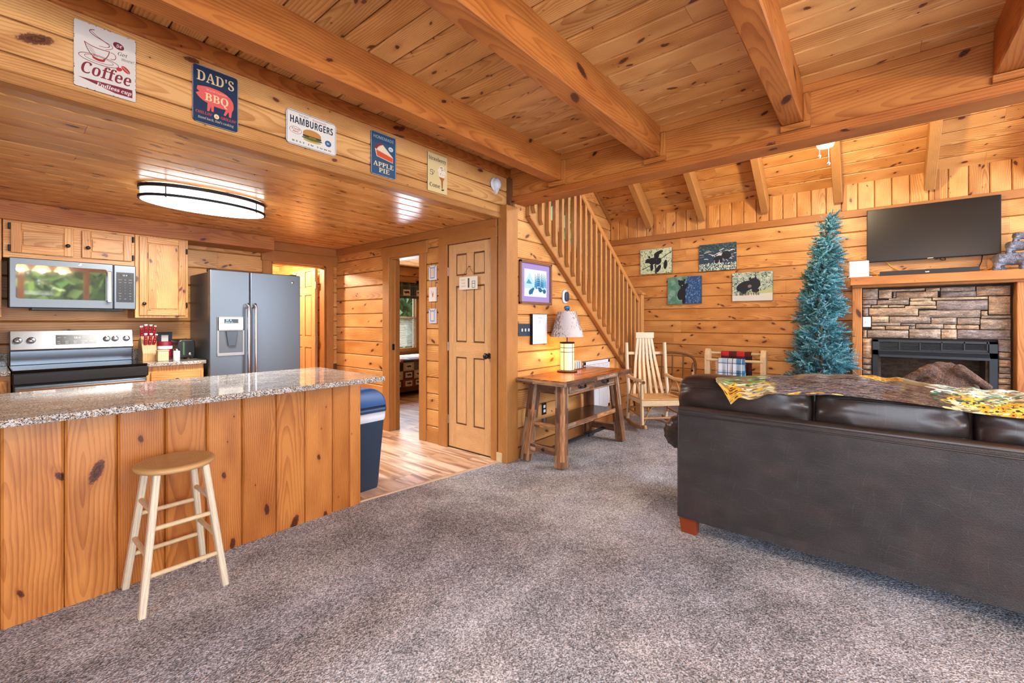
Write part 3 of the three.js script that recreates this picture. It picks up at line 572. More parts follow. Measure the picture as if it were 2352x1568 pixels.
// ---- bin
{
  const t = thing('trash_can', 'dark blue swing lid trash can with white bag at island end', 'bin', [1.86, 0, 3.0]);
  const ring = (w, d, h, r) => roundRect(-w / 2, w / 2, -d / 2, d / 2, r, 4).map(([a, b]) => P(1.832 + a * 0.8, h, 3.02 + b));
  const loft = (rows, closeTop) => { const pos = [], idx = []; rows.forEach((r) => r.forEach((p) => pos.push(p.x, p.y, p.z))); const n = rows[0].length; for (let i = 0; i < rows.length - 1; i++) for (let j = 0; j < n; j++) { const a = i * n + j, b = i * n + (j + 1) % n; idx.push(a, b, a + n, b, b + n, a + n); } if (closeTop) { const q = rows[rows.length - 1], m = q.reduce((s, p) => s.add(p), new THREE.Vector3()).multiplyScalar(1 / n); pos.push(m.x, m.y, m.z); const k = pos.length / 3 - 1, o = (rows.length - 1) * n; for (let j = 0; j < n; j++) idx.push(o + j, o + (j + 1) % n, k); } const g = new THREE.BufferGeometry(); g.setAttribute('position', new THREE.Float32BufferAttribute(pos, 3)); g.setIndex(idx); g.computeVertexNormals(); return g; };
  obj('body', loft([ring(0.25, 0.21, 0.0, 0.03), ring(0.262, 0.22, 0.03, 0.03), ring(0.335, 0.28, 0.50, 0.03), ring(0.345, 0.29, 0.58, 0.03)], true), M.navy, t);
  obj('bag', loft([ring(0.338, 0.284, 0.515, 0.03), ring(0.352, 0.298, 0.53, 0.03), ring(0.356, 0.302, 0.585, 0.03)], true), M.plastic, t, 'white bag edge folded over rim');
  obj('rim', loft([ring(0.366, 0.31, 0.583, 0.03), ring(0.37, 0.315, 0.60, 0.03), ring(0.362, 0.305, 0.63, 0.03)], true), M.blueBin, t);
  const lid = []; for (let i = 0; i <= 8; i++) { const a = i / 8 * Math.PI / 2; lid.push(ring(0.36 * Math.max(0.16, Math.cos(a * 0.93)), 0.30 * (0.72 + 0.28 * Math.cos(a)), 0.63 + 0.13 * Math.sin(a), 0.02)); }
  obj('lid', loft(lid, true), M.blueLid, t);
}
// ---- cabinets
const cabDoor = (parent, u0, u1, h0, h1, v, knobU, knobH, hingeU) => {
  const st = 0.055;
  const d = obj('door', [bx(u0, u0 + st, h0, h1, v - 0.02, v, 0.003), bx(u1 - st, u1, h0, h1, v - 0.02, v, 0.003), bx(u0 + st, u1 - st, h0, h0 + st, v - 0.02, v, 0.003), bx(u0 + st, u1 - st, h1 - st, h1, v - 0.02, v, 0.003), bx(u0 + st, u1 - st, h0 + st, h1 - st, v - 0.008, v, 0), bx(u0 + st + 0.008, u1 - st - 0.008, h0 + st + 0.008, h1 - st - 0.008, v - 0.017, v - 0.006, 0.01)], M.cabinet, parent);
  const k = new THREE.Mesh(lathe([[0, 0], [0.008, 0], [0.006, 0.012], [0.014, 0.02], [0.015, 0.027], [0.009, 0.032], [0, 0.033]], new THREE.Vector3(), 14).rotateX(Math.PI / 2).translate(knobU, knobH, -(v - 0.02)), M.black); k.name = 'knob'; d.add(k);
  if (hingeU !== undefined) for (const f of [0.14, 0.86]) { const q = new THREE.Mesh(bx(hingeU - 0.007, hingeU + 0.007, mix(h0, h1, f) - 0.025, mix(h0, h1, f) + 0.025, v - 0.024, v - 0.004, 0.004), M.darkMetal); q.name = 'hinge'; d.add(q); }
  return d;
};
{
  const vf = 5.16;
  const a = thing('wall_cabinet', 'short pine wall cabinet with two doors above the microwave', 'cabinet', [0.5, 1.76, 5.3]);
  obj('body', bx(0.105, 0.884, 1.758, 2.052, vf, VB - 0.002, 0.003), M.cabinet, a);
  cabDoor(a, 0.145, 0.49, 1.80, 2.035, vf, 0.455, 1.885, 0.137); cabDoor(a, 0.54, 0.862, 1.80, 2.03, vf, 0.575, 1.885, 0.871);
  const b = thing('wall_cabinet', 'tall pine wall cabinet between microwave and fridge', 'cabinet', [1.08, 1.3, 5.3]);
  obj('body', bx(0.886, 1.285, 1.295, 2.052, vf, VB - 0.002, 0.003), M.cabinet, b);
  cabDoor(b, 0.915, 1.262, 1.318, 2.04, vf, 0.945, 1.425, 1.27);
  const c = thing('wall_cabinet', 'pine wall cabinet edge beside the microwave under the wooden box beam', 'cabinet', [-0.2, 1.3, 5.3]);
  obj('body', bx(-0.62, 0.10, 1.295, 2.052, vf, VB - 0.002, 0.003), M.cabinet, c);
  cabDoor(c, -0.27, 0.075, 1.32, 2.03, vf, -0.24, 1.45);
  const s = struct('trim_7', 'boxed wooden beam above the wall cabinets', 'beam', [0.7, 2.05, 5.2]);
  obj('beam', bx(-0.9, 2.08, 2.052, HK, 5.14, VB - 0.002, 0.004), M.beam, s);
  const d = thing('base_cabinet', 'pine base cabinet with drawer right beside the range', 'cabinet', [1.12, 0, 5.1]);
  obj('body', bx(0.912, 1.335, 0.09, 0.868, 4.87, VB - 0.002, 0.003), M.cabinet, d);
  const dr = obj('drawer', [bx(0.94, 1.31, 0.66, 0.815, 4.85, 4.87, 0.006)], M.cabinet, d);
  const kn = new THREE.Mesh(ball(P(1.125, 0.74, 4.835), 0.017, 0.013, 0.015), M.black); kn.name = 'knob'; dr.add(kn);
  cabDoor(d, 0.94, 1.31, 0.12, 0.64, 4.87, 1.28, 0.58);
  const e = thing('base_cabinet', 'pine base cabinet with doors on the sink side of range', 'cabinet', [-0.3, 0, 5.1]);
  obj('body', bx(-0.9, 0.138, 0.09, 0.868, 4.87, VB - 0.002, 0.003), M.cabinet, e);
  cabDoor(e, -0.3, 0.12, 0.12, 0.83, 4.87, 0.09, 0.7);
  const f = thing('countertop', 'granite counter holding knife block and toaster', 'countertop', [1.12, 0.87, 5.1]);
  obj('granite_slab', bx(0.912, 1.345, 0.8685, 0.9, 4.83, VB - 0.002, 0.003), M.granite, f);
  obj('backsplash', bx(0.912, 1.345, 0.9, 1.0, VB - 0.022, VB - 0.002, 0.002), M.granite, f);
  const g = thing('countertop', 'granite counter on the sink side of range', 'countertop', [-0.3, 0.87, 5.1]);
  obj('granite_slab', bx(-0.9, 0.136, 0.8685, 0.9, 4.83, VB - 0.002, 0.003), M.granite, g);
  obj('backsplash', bx(-0.9, 0.136, 0.9, 1.0, VB - 0.022, VB - 0.002, 0.002), M.granite, g);
}
// ---- microwave over the range
const flat = (u0, u1, h0, h1, v, tex, rough = 0.5) => { const g = new THREE.PlaneGeometry(u1 - u0, h1 - h0).translate((u0 + u1) / 2, (h0 + h1) / 2, -v); return [g, mat(0xffffff, rough, { map: tex })]; };
{
  const t = thing('microwave', 'slate steel over the range microwave with dark glass door', 'microwave', [0.5, 1.367, 5.2]);
  obj('body', bx(0.135, 0.875, 1.375, 1.755, 5.09, VB - 0.002, 0.004), M.iron, t);
  const d = obj('door', bx(0.133, 0.726, 1.369, 1.756, 5.06, 5.09, 0.006), M.slate, t);
  d.add(Object.assign(new THREE.Mesh(slab(roundRect(0.168, 0.685, 1.44, 1.705, 0.015), 'uh', 5.0575, 5.061), M.mirrorGlass), { name: 'glass' }));
  d.add(Object.assign(new THREE.Mesh(slab(roundRect(0.683, 0.711, 1.425, 1.69, 0.006), 'uh', 5.02, 5.036, 0.004), M.chrome), { name: 'handle' }));
  for (const h of [1.45, 1.645]) d.add(Object.assign(new THREE.Mesh(bx(0.69, 0.704, h, h + 0.02, 5.03, 5.06, 0.002), M.darkMetal), { name: 'handle_mount' }));
  d.add(Object.assign(new THREE.Mesh(lathe([[0, 0], [0.011, 0], [0.010, 0.0015], [0, 0.002]], new THREE.Vector3(), 20).rotateX(Math.PI / 2).translate(0.52, 1.731, -5.0595), M.chrome), { name: 'badge' }));
  obj('control_side', bx(0.728, 0.877, 1.369, 1.754, 5.06, 5.09, 0.006), M.slate, t);
  const keys = canvasTex(256, 512, (g) => {
    g.fillStyle = '#24262b'; g.fillRect(0, 0, 256, 512); g.fillStyle = '#08090b'; g.fillRect(54, 26, 146, 44);
    g.fillStyle = '#dff2ff'; g.font = 'bold 30px monospace'; g.fillText('12:0', 86, 60);
    g.fillStyle = '#cfd3d8'; g.font = '15px sans-serif';
    ['Popcorn', 'Bev', 'Reheat', 'Cook', 'Time', 'Defrost', '1', '2', '3', '4', '5', '6', '7', '8', '9', 'Power', '0', 'Timer', 'Clear', '', 'Start', 'Vent', 'Light', 'Set'].forEach((s, i) => { g.textAlign = 'center'; g.fillText(s, 54 + (i % 3) * 74, 130 + Math.floor(i / 3) * 47); });
  });
  const [kg, km] = flat(0.745, 0.862, 1.43, 1.69, 5.0585, keys, 0.3); obj('keypad', kg, km, t, 'dark keypad with small white legends');
  obj('vent_bottom', bx(0.25, 0.8, 1.352, 1.372, 5.1, 5.4, 0.003), M.black, t);
}
// ---- range
{
  const t = thing('kitchen_range', 'slate electric range with black cooktop and five chrome knobs', 'stove', [0.52, 0, 5.1]);
  obj('body', bx(0.145, 0.903, 0.08, 0.885, 4.82, 5.44, 0.004), M.iron, t);
  obj('cooktop', bx(0.142, 0.906, 0.885, 0.906, 4.79, 5.40, 0.006), M.blackGloss, t);
  obj('backguard_base', bx(0.145, 0.90, 0.905, 1.03, 5.34, 5.44, 0.004), phys({ color: 0x5c6268, metalness: 0.9, roughness: 0.12 }), t);
  obj('backguard', slab([[5.44, 1.02], [5.44, 1.183], [5.345, 1.183], [5.30, 1.035], [5.31, 1.02]], 'vh', 0.145, 0.90, 0.004), M.steel, t);
  const face = (u, h) => P(u, h, mix(5.30, 5.345, (h - 1.035) / 0.148) - 0.001), tilt = Math.atan2(0.045, 0.148);
  for (const x of [41, 72, 245, 264, 290]) {
    const at = face(onV(x, 780, 5.32).u, 1.107);
    const k = lathe([[0, 0], [0.026, 0], [0.026, 0.008], [0.021, 0.012], [0.02, 0.03], [0.017, 0.034], [0, 0.035]], new THREE.Vector3(), 22); k.rotateX(Math.PI / 2);
    const ridge = cbox(0.010, 0.040, 0.014, 0.003).rotateZ(0.5).translate(0, 0, 0.036);
    obj('knob', merge([k, ridge]).rotateX(-tilt).translate(at.x, at.y, at.z), M.chrome, t);
  }
  const pan = canvasTex(512, 128, (g) => {
    g.fillStyle = '#25282c'; g.fillRect(0, 0, 512, 128); g.fillStyle = '#0a0b0d'; g.fillRect(200, 14, 120, 50); g.fillStyle = '#e6f6ff'; g.font = 'bold 34px monospace'; g.fillText('10:4', 222, 52);
    g.fillStyle = '#c9ced4'; g.font = '17px sans-serif'; ['Bake', 'Broil', 'Warm', 'Self Clean', 'Timer', 'Clock', 'Start', 'Clear', 'Light'].forEach((s, i) => g.fillText(s, 16 + (i % 5) * 100, 92 + Math.floor(i / 5) * 24)); ['Oven', 'Set', 'Hi', 'Lo'].forEach((s, i) => g.fillText(s, i < 2 ? 20 + i * 80 : 340 + (i - 2) * 80, 40));
  });
  const a = onV(128, 790, 5.32).u, b = onV(222, 790, 5.32).u;
  obj('control_panel', new THREE.PlaneGeometry(b - a, 0.085).rotateX(-tilt).translate((a + b) / 2, 1.107, -(mix(5.30, 5.345, 0.072 / 0.148) - 0.0015)), mat(0xffffff, 0.25, { map: pan }), t, 'dark display with white legends');
  obj('trim_bar', [bx(0.14, 0.908, 0.80, 0.885, 4.765, 4.82, 0.008)], M.black, t);
  const od = obj('oven_door', bx(0.15, 0.898, 0.24, 0.79, 4.775, 4.82, 0.006), M.slate, t);
  od.add(Object.assign(new THREE.Mesh(slab(roundRect(0.24, 0.81, 0.34, 0.66, 0.02), 'uh', 4.772, 4.776), M.mirrorGlass), { name: 'window' }));
  od.add(Object.assign(new THREE.Mesh(slab(roundRect(0.16, 0.888, 0.735, 0.775, 0.018), 'uh', 4.715, 4.74, 0.008), M.chrome), { name: 'handle' }));
  obj('drawer', bx(0.15, 0.898, 0.085, 0.23, 4.78, 4.82, 0.006), M.slate, t);
}
// ---- fridge
{
  const t = thing('refrigerator', 'slate side by side refrigerator with ice and water dispenser', 'fridge', [1.78, 0, 5.1]);
  obj('body', bx(1.375, 2.185, 0.03, 1.735, 4.86, 5.44, 0.006), M.slate, t);
  const L = obj('door', slab(roundRect(1.36, 1.699, 0.06, 1.752, 0.012), 'uh', 4.78, 4.85, 0.008), M.slate, t);
  const R = obj('door', slab(roundRect(1.705, 2.198, 0.06, 1.752, 0.012), 'uh', 4.78, 4.85, 0.008), M.slate, t);
  const handle = (u) => { const pts = [[4.775, 1.40], [4.735, 1.43], [4.725, 1.38], [4.722, 1.0], [4.725, 0.62], [4.735, 0.57], [4.775, 0.6]].map(([v, h]) => P(u, h, v)); return tube(pts, 0.0135, 40, 10); };
  const seam = 1.702;
  L.add(Object.assign(new THREE.Mesh(handle(seam - 0.032), M.chrome), { name: 'handle' }));
  R.add(Object.assign(new THREE.Mesh(handle(seam + 0.032), M.chrome), { name: 'handle' }));
  const d = [onV(498, 727, 4.78), onV(561, 815, 4.78)];
  const dp = obj('dispenser', [bx(d[0].u, d[1].u, d[1].h, d[1].h + 0.03, 4.766, 4.785, 0.004), bx(d[0].u, d[1].u, d[0].h - 0.135, d[0].h, 4.768, 4.785, 0.004), bx(d[0].u, d[0].u + 0.016, d[1].h, d[0].h, 4.768, 4.785, 0.003), bx(d[1].u - 0.016, d[1].u, d[1].h, d[0].h, 4.768, 4.785, 0.003)], mat(0x96989a, 0.35), t);
  dp.add(Object.assign(new THREE.Mesh(bx(d[0].u + 0.015, d[1].u - 0.015, d[1].h + 0.028, d[0].h - 0.13, 4.776, 4.779, 0), mat(0x55595e, 0.3)), { name: 'recess' }));
  dp.add(Object.assign(new THREE.Mesh(merge([slab([[mix(d[0].u, d[1].u, 0.3), d[0].h - 0.14], [mix(d[0].u, d[1].u, 0.72), d[0].h - 0.14], [mix(d[0].u, d[1].u, 0.64), d[0].h - 0.28], [mix(d[0].u, d[1].u, 0.38), d[0].h - 0.28]], 'uh', 4.752, 4.777, 0.003)]), mat(0x3c434c, 0.3)), { name: 'paddle' }));
  const scr = canvasTex(256, 160, (g) => { g.fillStyle = '#c2c3bd'; g.fillRect(0, 0, 256, 160); g.fillStyle = '#22303a'; g.fillRect(56, 18, 146, 58); g.fillStyle = '#bfe6ee'; g.font = 'bold 26px sans-serif'; g.fillText('37  0', 74, 44); g.font = '16px sans-serif'; g.fillText('WATER  ICE', 66, 68); g.strokeStyle = '#777'; for (let i = 0; i < 5; i++) { g.beginPath(); g.arc(34 + i * 46, 112, 12, 0, 7); g.stroke(); } });
  const [sg, sm_] = flat(d[0].u + 0.012, d[1].u - 0.012, d[0].h - 0.12, d[0].h - 0.01, 4.7672, scr, 0.3); dp.add(Object.assign(new THREE.Mesh(sg, sm_), { name: 'display' }));
  const bg = onV(672, 649, 4.78); R.add(Object.assign(new THREE.Mesh(lathe([[0, 0], [0.014, 0], [0.012, 0.002], [0, 0.003]], new THREE.Vector3(), 20).rotateX(Math.PI / 2).translate(bg.u, bg.h, -4.779), M.chrome), { name: 'badge' }));
  for (const u of [1.37, 2.12]) obj('hinge_cover', bx(u, u + 0.06, 1.735, 1.765, 4.83, 4.92, 0.006), M.darkMetal, t);
}
// ---- things on the counter
{
  const hC = 0.901;
  const kb = thing('knife_block', 'slanted wooden knife block on the granite counter', 'knife block', [0.98, hC, 5.2]);
  obj('block', slab([[5.30, hC], [5.10, hC], [5.10, hC + 0.07], [5.18, hC + 0.225], [5.28, hC + 0.185]], 'vh', 0.93, 1.035, 0.004), M.seat, kb);
  [[0.945, 0, 0.115], [0.968, 0, 0.13], [0.992, 0, 0.128], [1.016, 0, 0.12], [0.957, 1, 0.1], [0.985, 1, 0.1], [1.014, 1, 0.095]].forEach(([u, row, len], i) => {
    const k = thing('kitchen_knife', row ? 'short red handled knife in the front row of the knife block' : 'long red handled knife in the rear row of the knife block', 'knife', [u, hC + 0.2, 5.2], { group: 'knives in the knife block' });
    const a = P(u, hC + (row ? 0.15 : 0.205), row ? 5.135 : 5.21), d = new THREE.Vector3((u - 0.98) * 3.2, 0.88, 0.42).normalize(), b = a.clone().addScaledVector(d, len);
    obj('handle', bar(a, b, 0.015, 0.024, new THREE.Vector3(1, 0, 0), 0.005), mat(0x9c1a2c, 0.35), k);
    obj('end_cap', bar(b, b.clone().addScaledVector(d, 0.014), 0.017, 0.026, new THREE.Vector3(1, 0, 0), 0.005), M.chrome, k);
    obj('rivets', [0.25, 0.5, 0.75].map((f) => ball(a.clone().lerp(b, f).add(new THREE.Vector3(0, 0.004, 0.0125)), 0.0035, 0.0035, 0.003, 8)), M.chrome, k).userData.kind = 'stuff';
  });
  const bxr = thing('recipe_box', 'small pale wooden box standing before the knife block', 'box', [1.06, hC, 5.02]);
  obj('box', bx(1.015, 1.095, hC, hC + 0.09, 4.98, 5.05, 0.003), M.raw, bxr); obj('lid', bx(1.012, 1.098, hC + 0.09, hC + 0.1, 4.977, 5.053, 0.003), M.raw, bxr);
  const rc = thing('utensil_crock', 'dark red patterned crock behind the pale wooden box', 'crock', [1.07, hC, 5.14]);
  obj('crock', lathe([[0, 0], [0.045, 0], [0.058, 0.04], [0.06, 0.12], [0.055, 0.17], [0.05, 0.17], [0.05, 0.02], [0, 0.02]], P(1.11, hC, 5.19)), mat(0x8e1a2e, 0.4), rc);
  obj('white_band', lathe([[0.0603, 0.10], [0.0608, 0.115], [0.0603, 0.13]], P(1.11, hC, 5.19)), M.white, rc);
  const sh = thing('salt_shaker', 'white cylindrical shaker in front of the black toaster', 'shaker', [1.155, hC, 4.98]);
  obj('body', lathe([[0, 0], [0.026, 0], [0.026, 0.085], [0.022, 0.092]], P(1.15, hC, 4.97)), M.white, sh); obj('cap', lathe([[0.023, 0.09], [0.023, 0.105], [0.012, 0.112], [0, 0.113]], P(1.15, hC, 4.97)), M.chrome, sh);
  const ts = thing('toaster', 'black two slot toaster on the counter beside the fridge', 'toaster', [1.25, hC, 5.2]);
  obj('body', slab(roundRect(1.185, 1.325, hC + 0.012, hC + 0.185, 0.03), 'uh', 5.08, 5.34, 0.01), M.black, ts);
  obj('slot', [bx(1.215, 1.24, hC + 0.183, hC + 0.187, 5.12, 5.3, 0), bx(1.27, 1.295, hC + 0.183, hC + 0.187, 5.12, 5.3, 0)], M.darkMetal, ts);
  obj('lever', [bx(1.222, 1.238, hC + 0.04, hC + 0.165, 5.076, 5.082, 0.001)], mat(0x4d6a3c, 0.2), ts); obj('dial', lathe([[0, 0], [0.016, 0], [0.014, 0.012], [0, 0.013]], new THREE.Vector3(), 16).rotateX(Math.PI / 2).translate(1.28, hC + 0.05, -5.08), M.chrome, ts);
  for (const u of [1.2, 1.29]) for (const v of [5.1, 5.29]) obj('foot', bx(u, u + 0.02, hC, hC + 0.013, v, v + 0.03, 0), M.black, ts);
  const o1 = thing('wall_outlet', 'dark framed wall outlet above the toaster', 'outlet', [1.2, 1.13, VB]);
  const oo = onV(378, 776, VB); obj('plate', bx(oo.u - 0.06, oo.u + 0.06, oo.h - 0.06, oo.h + 0.06, VB - 0.008, VB - 0.0005, 0.002), M.iron, o1); obj('socket', bx(oo.u - 0.028, oo.u + 0.028, oo.h - 0.04, oo.h + 0.03, VB - 0.011, VB - 0.007, 0.001), M.white, o1);
  const cm = thing('coffee_maker', 'black coffee maker by the range on the sink side', 'coffee maker', [0.03, hC, 5.25]);
  obj('body', [bx(-0.1, 0.085, hC, hC + 0.03, 5.1, 5.34, 0.006), bx(-0.1, 0.085, hC + 0.03, hC + 0.3, 5.24, 5.34, 0.008), bx(-0.1, 0.085, hC + 0.24, hC + 0.33, 5.1, 5.34, 0.01)], M.black, cm);
  obj('carafe', lathe([[0, 0.03], [0.06, 0.03], [0.068, 0.08], [0.05, 0.17], [0.04, 0.18]], P(-0.01, hC, 5.17)), mat(0x20252c, 0.08), cm);
}
// ---- kitchen ceiling light
{
  const t = thing('ceiling_light', 'large oval flush ceiling light with dark bronze rings', 'light', [1.07, HK, 3.83]);
  const c = [1.07, 3.83], A = 0.40, B = 0.225;
  const ell = (k, h0, h1, inner) => { const sh = new THREE.Shape(); sh.absellipse(c[0], c[1], A * k, B * k, 0, Math.PI * 2); if (inner) { const p = new THREE.Path(); p.absellipse(c[0], c[1], A * inner, B * inner, 0, Math.PI * 2, true); sh.holes.push(p); } const g = new THREE.ExtrudeGeometry(sh, { depth: h1 - h0, bevelEnabled: false, curveSegments: 48 }); g.translate(0, 0, h0); return g.applyMatrix4(new THREE.Matrix4().set(1, 0, 0, 0, 0, 0, 1, 0, 0, -1, 0, 0, 0, 0, 0, 1)); };
  const glow = mat(0xffffff, 0.5, { emissive: 0xf6f5f0, emissiveIntensity: 6 });
  obj('diffuser', ell(0.965, 2.105, 2.19), glow, t, 'glowing white acrylic drum');
  const ringG = (h0, h1) => ell(1.0, h0, h1, 0.955);
  obj('ring', ringG(2.172, 2.196), M.darkMetal, t); obj('ring', ringG(2.108, 2.126), M.darkMetal, t);
  for (const a of [0.25, 0.75, 1.25, 1.75]) obj('strut', rod(P(c[0] + A * 0.99 * Math.cos(a * Math.PI), 2.1, c[1] + B * 0.99 * Math.sin(a * Math.PI)), P(c[0] + A * 0.99 * Math.cos(a * Math.PI), 2.19, c[1] + B * 0.99 * Math.sin(a * Math.PI)), 0.004), M.darkMetal, t);
  areaLight(0.72, 0.4, 0xf8f3ea, 50, P(c[0], 2.098, c[1]), P(c[0], 0, c[1]));
}
// ---- signs on the soffit
const signAt = (name, label, px, tex, w, hgt, r, base) => {
  const t = thing('metal_sign', label, 'sign', [base.u, base.h, VF], { group: 'metal signs on the soffit' }), m = mat(0xffffff, 0.45, { map: tex });
  const s = new THREE.Shape(roundRect(-w / 2, w / 2, -hgt / 2, hgt / 2, r, 3).map(([a, b]) => new THREE.Vector2(a, b)));
  const g = new THREE.ShapeGeometry(s, 6), p = g.attributes.position, uv = g.attributes.uv; for (let i = 0; i < p.count; i++) uv.setXY(i, p.getX(i) / w + 0.5, p.getY(i) / hgt + 0.5);
  obj('print', g.translate(base.u, base.h, -(VF - 0.0055)), m, t);
  obj('plate', slab(roundRect(base.u - w / 2, base.u + w / 2, base.h - hgt / 2, base.h + hgt / 2, r, 3), 'uh', VF - 0.005, VF - 0.0005), M.darkMetal, t);
};
const fit = (g, s, x, y, w, sy = 1) => { const m = g.measureText(s).width; g.save(); g.translate(x, y); g.scale(w / m, sy); g.fillText(s, 0, 0); g.restore(); };
const spline = (g, p) => { g.beginPath(); g.moveTo(p[0], p[1]); for (let i = 2; i < p.length; i += 4) g.quadraticCurveTo(p[i], p[i + 1], p[i + 2], p[i + 3]); };
{
  const ctr = (a, b, c, d) => { const q = [a, b, c, d].map(([x, y]) => onV(x, y, VF)); return { u: (q[0].u + q[1].u + q[2].u + q[3].u) / 4, h: (q[0].h + q[1].h + q[2].h + q[3].h) / 4, w: (q[1].u - q[0].u + q[2].u - q[3].u) / 2, hh: (q[0].h - q[3].h + q[1].h - q[2].h) / 2 }; };
  const wear = (g, w, h, col, n) => { g.fillStyle = col; for (let i = 0; i < n; i++) { const s = Math.floor(rnd() * 4), q = rnd(), r = rr(1, 5); const [x, y] = s === 0 ? [q * w, 0] : s === 1 ? [q * w, h] : s === 2 ? [0, q * h] : [w, q * h]; g.beginPath(); g.arc(x, y, r, 0, 7); g.fill(); } };
  const coffee = canvasTex(384, 512, (g, w, h) => {
    g.fillStyle = '#d8d2ca'; g.fillRect(0, 0, w, h); g.lineCap = 'round';
    g.strokeStyle = '#7a2430'; g.lineWidth = 5;
    spline(g, [120, 36, 60, 52, 130, 84, 240, 112, 206, 134]); g.stroke(); g.lineWidth = 3; spline(g, [206, 134, 190, 146, 150, 148]); g.stroke(); spline(g, [96, 44, 150, 96, 218, 108, 262, 130, 190, 160]); g.stroke();
    g.lineWidth = 5; spline(g, [62, 152, 120, 182, 214, 166]); g.stroke(); spline(g, [62, 152, 84, 232, 122, 250]); g.stroke(); spline(g, [214, 166, 206, 220, 176, 246]); g.stroke();
    g.fillStyle = '#a52a30'; g.beginPath(); g.moveTo(108, 240); g.quadraticCurveTo(150, 262, 190, 240); g.lineTo(182, 262); g.quadraticCurveTo(146, 280, 110, 258); g.fill();
    g.lineWidth = 4; g.beginPath(); g.ellipse(230, 196, 24, 26, 0, -1.9, 1.9); g.stroke();
    g.beginPath(); g.ellipse(150, 262, 122, 34, 0, 0, 6.283); g.stroke(); g.lineWidth = 3; g.beginPath(); g.ellipse(150, 258, 88, 22, 0, 0, 6.283); g.stroke();
    for (let i = 0; i < 6; i++) { g.lineWidth = 2; g.beginPath(); g.moveTo(70 + i * 8, 170 + i * 12); g.lineTo(110 + i * 6, 180 + i * 12); g.stroke(); }
    g.fillStyle = '#7a2436'; g.beginPath(); g.ellipse(272, 96, 36, 27, 0.3, 0, 7); g.fill(); g.fillStyle = '#efe6dd'; g.font = 'italic bold 34px serif'; g.fillText('5¢', 254, 108);
    g.fillStyle = '#4a3a36'; g.font = 'italic 40px serif'; g.fillText('Get', 262, 168); g.font = 'italic 34px serif'; fit(g, 'more!', 288, 202, 84);
    g.fillStyle = '#7d2533'; g.font = 'italic bold 122px serif'; fit(g, 'Coffee', 30, 396, 320, 1.05);
    g.fillStyle = '#b5312f'; g.beginPath(); g.ellipse(318, 270, 34, 18, 0.7, 0, 7); g.fill(); g.beginPath(); g.ellipse(276, 282, 20, 14, -0.5, 0, 7); g.fill(); g.strokeStyle = '#d8d2ca'; g.lineWidth = 3; g.beginPath(); g.moveTo(296, 252); g.lineTo(340, 290); g.stroke();
    g.fillStyle = '#7a2436'; g.beginPath(); g.moveTo(24, 436); g.lineTo(362, 420); g.lineTo(362, 486); g.lineTo(250, 486); g.closePath(); g.fill();
    g.fillStyle = '#efe9e2'; g.font = 'italic bold 40px serif'; fit(g, 'Endless cup', 132, 468, 222);
    wear(g, w, h, '#6a5c54', 60);
  });
  const bbq = canvasTex(384, 512, (g, w, h) => {
    g.fillStyle = '#14304e'; g.fillRect(0, 0, w, h); g.strokeStyle = '#8b93a2'; g.lineWidth = 6; g.strokeRect(3, 3, w - 6, h - 6);
    g.fillStyle = '#e2c394'; g.font = 'bold 112px serif'; g.textAlign = 'center'; fit(g, "DAD'S", 192, 136, 320, 1.1);
    g.fillStyle = '#e0605a'; g.beginPath(); g.moveTo(40, 190); g.quadraticCurveTo(110, 168, 180, 172); g.quadraticCurveTo(310, 176, 340, 250); g.quadraticCurveTo(352, 300, 330, 330); g.lineTo(322, 388); g.lineTo(304, 388); g.lineTo(300, 340); g.lineTo(274, 386); g.lineTo(256, 384); g.lineTo(276, 330); g.quadraticCurveTo(220, 336, 176, 330); g.lineTo(172, 384); g.lineTo(154, 384); g.lineTo(150, 340); g.lineTo(136, 390); g.lineTo(118, 390); g.lineTo(122, 318); g.quadraticCurveTo(60, 306, 26, 256); g.lineTo(56, 236); g.lineTo(34, 222); g.closePath(); g.fill();
    g.fillStyle = '#f0a08c'; g.font = 'bold 24px serif'; g.fillText('World Famous', 200, 208); g.fillStyle = '#ecd2a0'; g.font = 'bold 96px serif'; g.fillText('BBQ', 200, 298);
    g.fillStyle = '#d4504e'; g.font = 'bold 33px serif'; fit(g, "CHILLIN'", 94, 428, 140); fit(g, "GRILLIN'", 300, 428, 140); g.fillStyle = '#ecd2a0'; g.beginPath(); g.arc(197, 418, 22, 0, 7); g.fill(); g.fillStyle = '#c87a4a'; g.font = 'bold 26px serif'; g.fillText('&', 197, 428);
    g.fillStyle = '#d6cdb8'; g.font = 'italic 29px serif'; fit(g, "Stand back, Dad's cooking", 192, 472, 300); wear(g, w, h, '#b9b2a8', 34);
  });
  const burger = canvasTex(512, 360, (g, w, h) => {
    g.fillStyle = '#e4e2da'; g.fillRect(0, 0, w, h); g.strokeStyle = '#3c5a7c'; g.lineWidth = 4; g.strokeRect(10, 10, w - 20, h - 20);
    g.fillStyle = '#3a4656'; g.font = '24px sans-serif'; g.textAlign = 'center'; g.fillText('THE BEST', 170, 46); g.fillStyle = '#b04a42'; g.font = 'italic 26px serif'; g.fillText('Homemade', 330, 48);
    g.fillStyle = '#1c2c44'; g.font = 'bold 86px sans-serif'; fit(g, 'HAMBURGERS', 256, 134, 446, 1.2);
